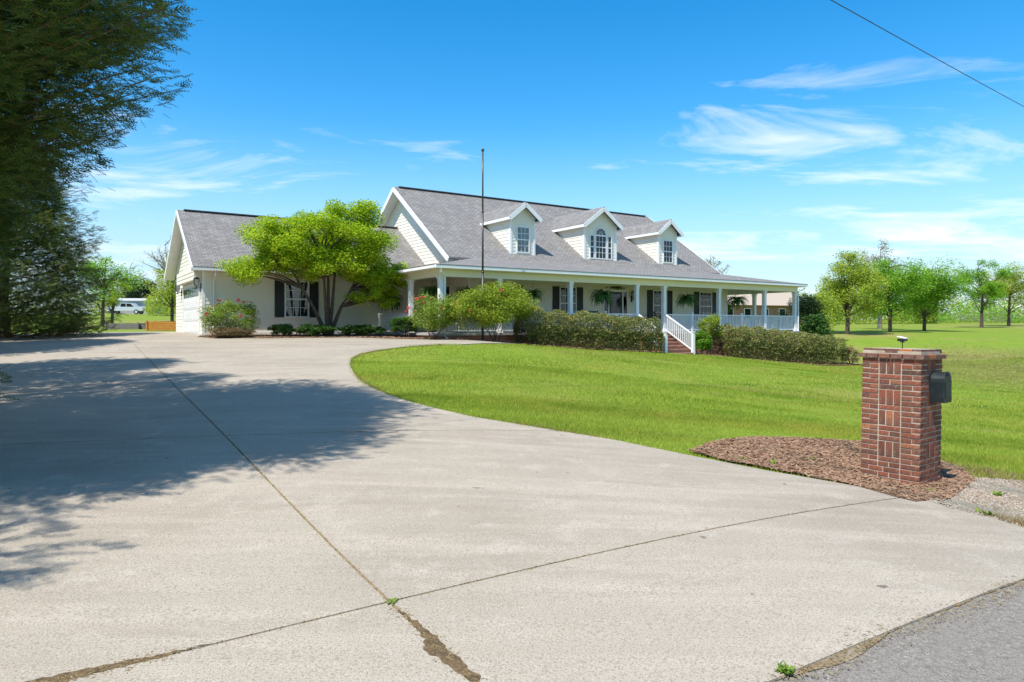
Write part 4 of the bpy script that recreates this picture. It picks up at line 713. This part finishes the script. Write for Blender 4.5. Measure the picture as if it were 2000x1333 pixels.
for i, (s, lab) in enumerate([(-5.4, 'low dark green plant next to the red-flowered corner bush'), (-4.4, 'low dark green plant below the garage window'), (-3.75, 'low dark green plant just left of the maple stems'), (-2.6, 'low dark green plant just right of the maple stems'), (-1.75, 'low dark green plant nearest the side porch')]):
    shrub('low_plant', lab, s, 4.0-.15*i+(.4 if i == 0 else 0), 1.25, .9, .55, 'low', 2200, .10, 'plant', 3, group='low plants in the garage bed')
shrub('grass_clump', 'low tan ornamental grass at the driveway corner of the garage bed', -7.35, 4.55, 1.9, 1.0, .42, 'straw', 5000, .14, 'plant', 2, width=.25)
def hedge(name, label, pts, w, h, m, n, size, seed):
    """clipped hedge along a plan line pts=[(s,t,ground-following)]"""
    (s0, t0), (s1, t1) = pts; x0, y0 = hw(s0, t0); e = tag(empty(name, (x0, y0, g(x0, y0)), HA), label, 'hedge'); Ln = math.hypot(s1-s0, t1-t0); u = rng.uniform(0, 1, n*2); a = rng.uniform(-.25, math.pi+.25, n*2)
    ph = np.sin(u*Ln*1.7+seed)*.05+np.sin(u*Ln*4.3+2*seed+a*2)*.045+np.sin(a*6+u*Ln*5.1)*.05+np.sin(a*13-u*Ln*9)*.03; endr = np.minimum(1, np.minimum(u*Ln, (1-u)*Ln)/.45)**.5
    rad = (1+ph)*(1-np.abs(rng.normal(0, .12, n*2)))*(.45+.55*endr); ca, sa = np.cos(a), np.sin(a); sq = 1/np.maximum(np.abs(ca)**4+np.abs(sa)**4, .2)**.25
    S = s0+(s1-s0)*u; off = ca*sq*rad*w/2; zz = np.maximum(sa*sq*rad, -.05)*h*.56+h*.44*(sa > -.3)*np.clip(rad, 0, 1); low = rng.uniform(0, 1, n*2) < .40
    zz = np.where(low, rng.uniform(.03, .6, n*2)*h, zz); off = np.where(low, np.sign(rng.normal(0, 1, n*2))*w/2*(1+ph)*(1-np.abs(rng.normal(0, .12, n*2)))*np.clip(endr, .6, 1), off)
    T = t0+(t1-t0)*u+off; X = HX+S*CS-T*SN; Y = HY+S*SN+T*CS; gz = G(X, Y)
    P = np.c_[S-s0, T-t0, gz+zz-g(x0, y0)][:n]; leaves('foliage', P, size, M[m], e, -.4, .8)
    st_ = MB(); k = int(Ln/.35)
    for i in range(k):
        f = (i+.5)/k; ss, tt = s0+(s1-s0)*f, t0+(t1-t0)*f; X_, Y_ = hw(ss, tt); zb0 = g(X_, Y_)-g(x0, y0)
        for j in range(4): limb((ss-s0+rng.normal(0, .1), tt-t0+rng.normal(0, .1), zb0-.05), (ss-s0+rng.normal(0, .3), tt-t0+rng.normal(0, w*.25), zb0+h*rng.uniform(.5, .85)), .018, .006, st_, .1, 3, 4)
    st_.build('stems', M['bark'], e); return e
hedge('hedge', 'long clipped bronze-green hedge between the flagpole bush and the entry steps', [(3.1, -1.45), (11.15, -1.35)], 1.8, 1.6, 'hedge', 54000, .07, 1)
hedge('hedge', 'long clipped bronze-green hedge below the end porch past the entry steps', [(15.4, -1.6), (25.6, -1.9)], 2.0, 1.72, 'hedge', 60000, .075, 2)
# cypress row on the left: boughs with flat drooping sprays
SPV, SPF = [], []
for k in range(4):
    f = k/4
    for sg in (-1, 1):
        b = len(SPV); ln = .46*(1-f*.55); x = f*.8; SPV += [(x, 0, -.08*f*f), (x+.17, .04*sg, -.08*f*f), (x+ln*.85, sg*ln*.55, -.08*f*f-.12*ln)]; SPF.append((b, b+1, b+2))
SPV += [(0, -.012, 0), (1, 0, -.1), (0, .012, 0)]; SPF.append((len(SPV)-3, len(SPV)-2, len(SPV)-1))
def cypress(label, x, y, h, prof, nb, ns, size, seed, low=.4, extra=(), fill=0, focus=0):
    r = np.random.default_rng(seed); z0 = g(x, y); e = tag(empty('cypress_tree', (x, y, z0)), label, 'tree', 'cypress trees along the driveway'); w = MB(); pts = [(0, 0, -.2)]; tr_ = [.22]
    for k in range(1, 6): pts.append((r.normal(0, .06), r.normal(0, .06), h*k/5.2)); tr_.append(.22*(1-k/5.6))
    w.tube(pts, tr_, 8); w.build('trunk', M['bark'], e); P = []; D_ = []; S_ = []; br = MB()
    bl = []
    for k in range(nb):
        hh = low+(h-low)*(r.uniform(0, 1)**1.15); a = r.uniform(0, 6.283); bl.append((hh, a, np.interp(hh, *prof)*r.uniform(.72, 1.12)))
    bl += list(extra)
    for hh, a, L_ in bl:
        b0 = np.array([0, 0, hh-.25*L_]); dr = np.array([math.cos(a), math.sin(a), 0]); tip = b0+dr*L_+np.array([0, 0, .32*L_+r.normal(0, .12)])
        if L_ > .8: br.tube([b0, (b0+tip)/2+np.array([0, 0, -.06*L_]), tip], [.03, .016, .004], 4)
        m_ = int(ns*max(.4, L_/2)); f = 1-np.abs(r.normal(0, .27, m_)); f = np.clip(f, .12, 1.02); base = b0+(tip-b0)*f[:, None]-np.array([0, 0, .06*L_])*np.sin(np.pi*f)[:, None]
        sd = np.array([-dr[1], dr[0], 0]); off = r.normal(0, .20, m_)*(.25+.75*(1-np.abs(f-.55)))*L_*.55; base = base+sd*off[:, None]+np.array([0, 0, 1])*r.normal(0, .10, m_)[:, None]
        q = dr*.8+sd*(np.sign(off)*r.uniform(.1, .9, m_))[:, None]+np.c_[np.zeros(m_), np.zeros(m_), r.normal(.12, .35, m_)]; P.append(base); D_.append(q); S_.append(size*r.uniform(.6, 1.25, m_))
    if fill:
        hh = np.where(r.uniform(0, 1, fill) < focus, r.uniform(2.6, 8.2, fill), r.uniform(low, h*.93, fill)); a = np.where(r.uniform(0, 1, fill) < focus, r.normal(0, 1.1, fill), r.uniform(0, 6.283, fill)); rr_ = np.interp(hh, *prof)*np.sqrt(r.uniform(.18, .95, fill))*(.88+.12*np.sin(a*5+hh*2.3))*(.9+.1*np.sin(a*11-hh*5)); hd = np.c_[np.cos(a), np.sin(a), np.zeros(fill)]
        P.append(hd*rr_[:, None]+np.c_[np.zeros((fill, 2)), hh]); D_.append(hd+np.c_[r.normal(0, .5, (fill, 2)), r.normal(0, .5, fill)]); S_.append(size*1.15*r.uniform(.7, 1.3, fill))
    br.build('boughs', M['twig'], e); P = np.concatenate(P); D_ = np.concatenate(D_); S_ = np.concatenate(S_)
    V, Fs = scatter(SPV, SPF, P, rots(D_, r.normal(0, .5, len(P))), S_); link('foliage', mesh_np('foliage', V, Fs, M['cyp']), e); return e
big = ([0, .8, 2.0, 3.4, 4.4, 5.6, 7, 10, 13], [1.2, 1.9, 2.2, 2.8, 3.75, 4.0, 4.3, 3.3, .3])
cypress('large dark cypress overhanging the near end of the driveway', -8.3, 7.7, 12.5, big, 300, 72, .225, 1, fill=46000, focus=.82, extra=[(5.1, .02, 4.4), (5.0, -.1, 4.2), (5.7, .25, 4.2), (5.4, .12, 4.2), (4.5, .15, 4.0), (4.6, -.35, 4.0), (4.8, .3, 4.0), (5.2, -.25, 4.1), (5.9, -.05, 4.1)])
cypress('tall cypress at the roadside end of the driveway row', -8.7, 4.2, 11, ([0, 2, 4, 6, 9, 12], [1.5, 2.4, 3.4, 3.6, 2.4, .3]), 150, 30, .40, 2)
sm = ([0, 1, 3, 5, 7.5, 10], [1.8, 2.8, 3.2, 2.8, 1.8, .3])
cypress('cypress next to the large overhanging one', -14.6, 14.3, 12.5, ([0, 1, 3, 5.5, 9, 12.5], [1.8, 2.6, 3.3, 3.4, 2.4, .3]), 120, 24, .40, 3, .3, fill=5000); cypress('extra cypress added between the large overhanging one and the next up the row to fill the driveway shade', -11.6, 11.0, 12, ([0, 2, 4, 6, 9, 12], [1.4, 2.2, 2.9, 3.1, 2.2, .3]), 120, 30, .40, 6, .5, fill=1500); cypress('cypress between its two neighbours further up the driveway', -20.0, 21.6, 12, ([0, 1, 3, 5.5, 9, 12], [1.8, 2.8, 3.6, 3.6, 2.4, .3]), 140, 26, .42, 4, .3, fill=8000)  # the in-between cypress is extra, added to fill gaps in the driveway shade
cypress('bushy blue-green cypress at the far end of the driveway', -21.4, 29.3, 9.0, ([0, .6, 2, 4, 6, 8, 9], [3.2, 3.9, 4.0, 3.6, 2.6, 1.4, .3]), 260, 20, .36, 5, .25, fill=18000)

# ------------------------------------------------------------------ right-hand trees, neighbours, far woods
TG = 'trees on the far lawn'
gtree('broad yellow-green tree nearest the house end on the far lawn', 1655, 62, 7.6, 5.6, 'tree_y', 22000, .16, group=TG, k=60, p=.6, lowfrac=.12)
gtree('mid green tree beside the tall pale one', 1738, 66, 7.2, 5.4, 'tree_g', 19000, .16, group=TG, k=52, p=.6, lowfrac=.2)
gtree('rounded wide green tree with low crown in the middle of the lawn row', 1805, 72, 7.2, 7.2, 'tree_g', 24000, .17, group=TG, k=60, p=.6, lowfrac=.14)
gtree('narrow open green tree with a gap in its crown', 1917, 85, 8.2, 6.4, 'tree_g', 12000, .18, group=TG, k=26, cr=.3, p=.6)
gtree('yellow-green tree with forked trunk at the end of the row', 1970, 92, 8.2, 6.6, 'tree_y', 14000, .18, group=TG, k=36, p=.6, lowfrac=.25)
gtree('tall pale thinly leafed tree behind the lawn row', 1718, 76, 10.3, 6.2, 'tree_p', 3800, .16, k=46, bark='palebark', cr=.2, p=.7)
gtree('pale thinly leafed tree rising behind the house roof', 1392, 78, 9.6, 6.0, 'tree_p', 3000, .17, k=40, bark='palebark', cr=.2, p=.7)
def wbush(name, label, u, Y, w, h, m, n, size, zc=.5, cat='shrub'):
    x = (u-1000)/F*Y; e = tag(empty(name, (x, Y, g(x, Y))), label, cat); mb = MB(); cl_ = [(0, 0, h*zc, w*.4, w*.4, h*.42)]
    for k in range(14): q = rdirs(1, -.7, 1)[0]; cl_.append((q[0]*w*.33, q[1]*w*.33, h*zc+q[2]*h*.32, w*.2, w*.2, h*.2))
    for k in range(5): limb((0, 0, -.1), cl_[k+1][:3], .04, .01, mb, .1, 4, 5)
    mb.build('stems', M['bark'], e); leaves('foliage', np.concatenate([blob(c[:3], c[3:], n//15*(2 if i == 0 else 1), .5) for i, c in enumerate(cl_)]), size, M[m], e); return e
wbush('evergreen_shrub', 'big rounded dark evergreen beyond the end porch', 1565, 50, 4.2, 4.3, 'dark', 14000, .11)
wbush('magnolia_bush', 'glossy green pyramid bush behind the end of the hedge', 1592, 45.5, 2.2, 3.0, 'low', 6000, .14)
wbush('yellow_shrub', 'tall yellow-green shrub behind the dark evergreen', 1608, 56, 3.6, 4.2, 'tree_y', 6000, .15)
wbush('golden_shrub', 'small golden twiggy shrub at the end of the clipped hedge', 1662, 41, 1.1, 1.2, 'straw', 1600, .09)
def woods(name, label, pts, h, n, size, m, depth=6):
    pts = np.array(pts, float); seg = rng.integers(0, len(pts)-1, n); f = rng.uniform(0, 1, n); q = pts[seg]+(pts[seg+1]-pts[seg])*f[:, None]; u, Y = q[:, 0], q[:, 1]+rng.uniform(0, depth, n); X = (u-1000)/F*Y
    env = .62+.22*np.sin(X*.35+Y*.1)+.16*np.sin(X*.9+2)+.1*np.sin(X*2.3); Z = G(X, Y)+h*env*rng.uniform(0, 1, n)**.75; o = leaves(name, np.c_[X, Y, Z], size, M[m], None); tag(o, label, 'woods', kind='stuff')
woods('far_woods', 'hazy line of mixed trees along the far right field edge', [(1560, 135), (1800, 140), (2200, 140)], 7.5, 15000, .5, 'tree_y'); woods('far_thicket', 'green undergrowth behind the lawn trees', [(1590, 100), (1785, 106), (1830, 108)], 6.6, 10000, .32, 'tree_y'); woods('far_understory', 'low green scrub between the far lawn trees', [(1770, 112), (2150, 116)], 4.0, 7000, .3, 'tree_g'); woods('far_brush', 'pale brushy hedgerow behind the rail fence', [(1790, 128), (2200, 126)], 3.2, 8000, .32, 'tree_p')
woods('back_woods', 'trees behind the field past the garage', [(-400, 190), (180, 185), (420, 175)], 9, 13000, .6, 'tree_y', 12); woods('back_hedgerow', 'green hedgerow right behind the garage', [(285, 95), (420, 92)], 5.5, 5000, .3, 'tree_y')
woods('distant_woods', 'distant tree line behind the house', [(420, 230), (1600, 230)], 9, 16000, .8, 'tree_g', 20)
fe = tag(empty('rail_fence', ((1800-1000)/F*122, 122, g(97, 122))), 'weathered split rail fence in front of the far brush', 'fence'); bx0 = fe.location
for k in range(22):
    x = 70+k*3.6-bx0.x+2; wx = bx0.x+x; z = g(wx, 122)-bx0.z; MB().box(x-.08, x+.08, -.08, .08, z-.2, z+1.25).build('post', M['palebark'], fe)
    for hh in (.45, .95): z2 = g(wx+3.6, 122)-bx0.z; MB().beam((x, 0, z+hh), (x+3.6, 0, z2+hh), .09, .12).build('rail', M['palebark'], fe)
# neighbour's house seen through the porch
nx_, ny_ = 34.5, 102; nh = tag(empty('neighbor_house', (nx_, ny_, g(nx_, ny_)), R(20)), 'low brick ranch house with tan roof seen beyond the porch', 'house')
boxuv(MB().box(-8, 8, -4, 4, -.5, 2.7).build('wall', M['foundation'], nh)); tr = mat('tan_roof', (.42, .34, .26), .9)
MB().prism([(-8.6, -4.7, 2.6), (-8.6, 4.7, 2.6), (-8.6, 0, 5.0)], (17.2, 0, 0)).build('roof', tr, nh)
for x in (-6, -3, 0, 3, 6): w_ = MB().box(x-.6, x+.6, -4.06, -3.99, .9, 2.2).build('window', M['trim'], nh); MB().box(x-.5, x+.5, -4.08, -4.06, 1.0, 2.1).build('pane', M['room'], w_)
# left background: lawn tree, evergreen, bare trees, shed, pickup, planters
gtree('light green two-stemmed tree beyond the driveway end', 200, 52, 5.6, 4.4, 'tree_g', 5500, .15, k=22, lowfrac=.32); gtree('slim green tree next to the two-stemmed one', 219, 60, 4.9, 3.2, 'tree_y', 3000, .15, k=14)
wbush('evergreen_tree', 'dark rounded evergreen beside the grey shed', 265, 118, 8.0, 7.0, 'dark', 6000, .3, cat='tree')
gtree('bare twiggy tree behind the evergreen', 262, 135, 10.5, 7, 'tree_p', 500, .2, k=44, bark='palebark', cr=.2); gtree('bare spreading tree by the garage roof', 325, 110, 13, 9, 'tree_p', 900, .2, k=60, bark='palebark', cr=.2)
gtree('yellow-green tree just behind the garage', 336, 70, 6.6, 4.6, 'tree_y', 6000, .17, k=26, lowfrac=.1)
sx2, sy2 = (270-1000)/F*112, 112; sh = tag(empty('shed', (sx2, sy2, g(sx2, sy2)), R(12)), 'long low grey metal shed across the field', 'shed'); gm = mat('grey_metal_wall', (.45, .45, .45), .5)
MB().box(-2.6, 2.9, -2, 2, -.3, 2.1).build('wall', gm, sh); MB().prism([(-5.2, -2.3, 2.05), (-5.2, 2.3, 2.5), (-5.2, 2.3, 2.65), (-5.2, -2.3, 2.2)], (8.3, 0, 0)).build('roof', mat('pale_metal_roof', (.6, .6, .6), .4), sh)
for x, y in ((-5, -2.1), (-5, 2.1)): MB().box(x-.06, x+.06, y-.06, y+.06, -.2, 2.1).build('post', M['grey_wood'], sh)
px_, py_ = (248-1000)/F*108, 108; tk = tag(empty('pickup_truck', (px_, py_, g(px_, py_)+.02), R(6)), 'silver pickup truck parked under the shed roof', 'truck'); sv = mat('silver_paint', (.50, .53, .55), .3, .6)
prof_ = [(-2.7, .5), (2.65, .5), (2.7, .95), (1.55, 1.12), (.95, 1.72), (-.55, 1.75), (-.75, 1.15), (-2.7, 1.12)]
MB().prism([(x, -.9, z) for x, z in prof_], (0, 1.8, 0)).build('body', sv, tk)
MB().prism([(1.38, -.91, 1.14), (.9, -.91, 1.62), (.3, -.91, 1.64), (.3, -.91, 1.14)], (0, 1.82, 0)).build('side_window', M['room'], tk); MB().prism([(.2, -.91, 1.14), (.2, -.91, 1.64), (-.5, -.91, 1.66), (-.6, -.91, 1.14)], (0, 1.82, 0)).build('side_window', M['room'], tk)
for x in (-1.75, 1.75):
    for y in (-.86, .86): wl = MB().tube([(x, y-.11, .36), (x, y+.11, .36)], .36, 16).build('wheel', M['metalblack'], tk); MB().tube([(x, y-.12, .36), (x, y+.12, .36)], .2, 12).build('rim', sv, wl)
for x in (-.6, .6): MB().box(2.66, 2.72, x-.15, x+.15, .72, .88).build('headlight', M['lampglass'], tk)
def planter(u, Y, w, h, label, m='grey_wood', d=1.2):
    x = (u-1000)/F*Y; e = tag(empty('raised_planter', (x, Y, g(x, Y)), R(8)), label, 'planter'); k = int(h/.16)+1
    for sd in (-1, 1):
        for j in range(k): MB().box(-w/2, w/2, sd*d/2-.03, sd*d/2+.03, j*h/k+.005, (j+1)*h/k-.005).build('plank', M[m], e); MB().box(sd*w/2-.03, sd*w/2+.03, -d/2+.031, d/2-.031, j*h/k+.005, (j+1)*h/k-.005).build('plank', M[m], e)
        for q in (-1, 1): MB().box(sd*(w/2+.035)-.04, sd*(w/2+.035)+.04, q*(d/2+.04)-.04, q*(d/2+.04)+.04, -.05, h+.06).build('post', M[m], e)
    MB().box(-w/2+.03, w/2-.03, -d/2+.03, d/2-.03, 0, h-.06).build('soil', M['mulch'], e); return e
planter(246, 46, 1.9, .38, 'grey weathered raised planter box beyond the driveway'); planter(284, 46.5, 2.4, .30, 'longer grey raised planter with dark plants, next to the other box')
ob = planter(333, 43.0, 2.2, .55, 'orange stained wooden raised bed beside the garage', 'wood', 1.3)
bx_, by_ = (140-1000)/F*36, 36; db = tag(empty('brush_pile', (bx_, by_, g(bx_, by_))), 'pile of bare dead brush beside the cypress', 'brush'); w = MB()
for k in range(150): d = rdirs(1, .1, 1)[0]; limb(rng.normal(0, .2, 3)*[1, 1, 0], d*rng.uniform(.5, 1.1)*np.array([1.1, 1.1, 1.0]), .012, .004, w, .15, 3, 4)
w.build('twigs', M['palebark'], db)
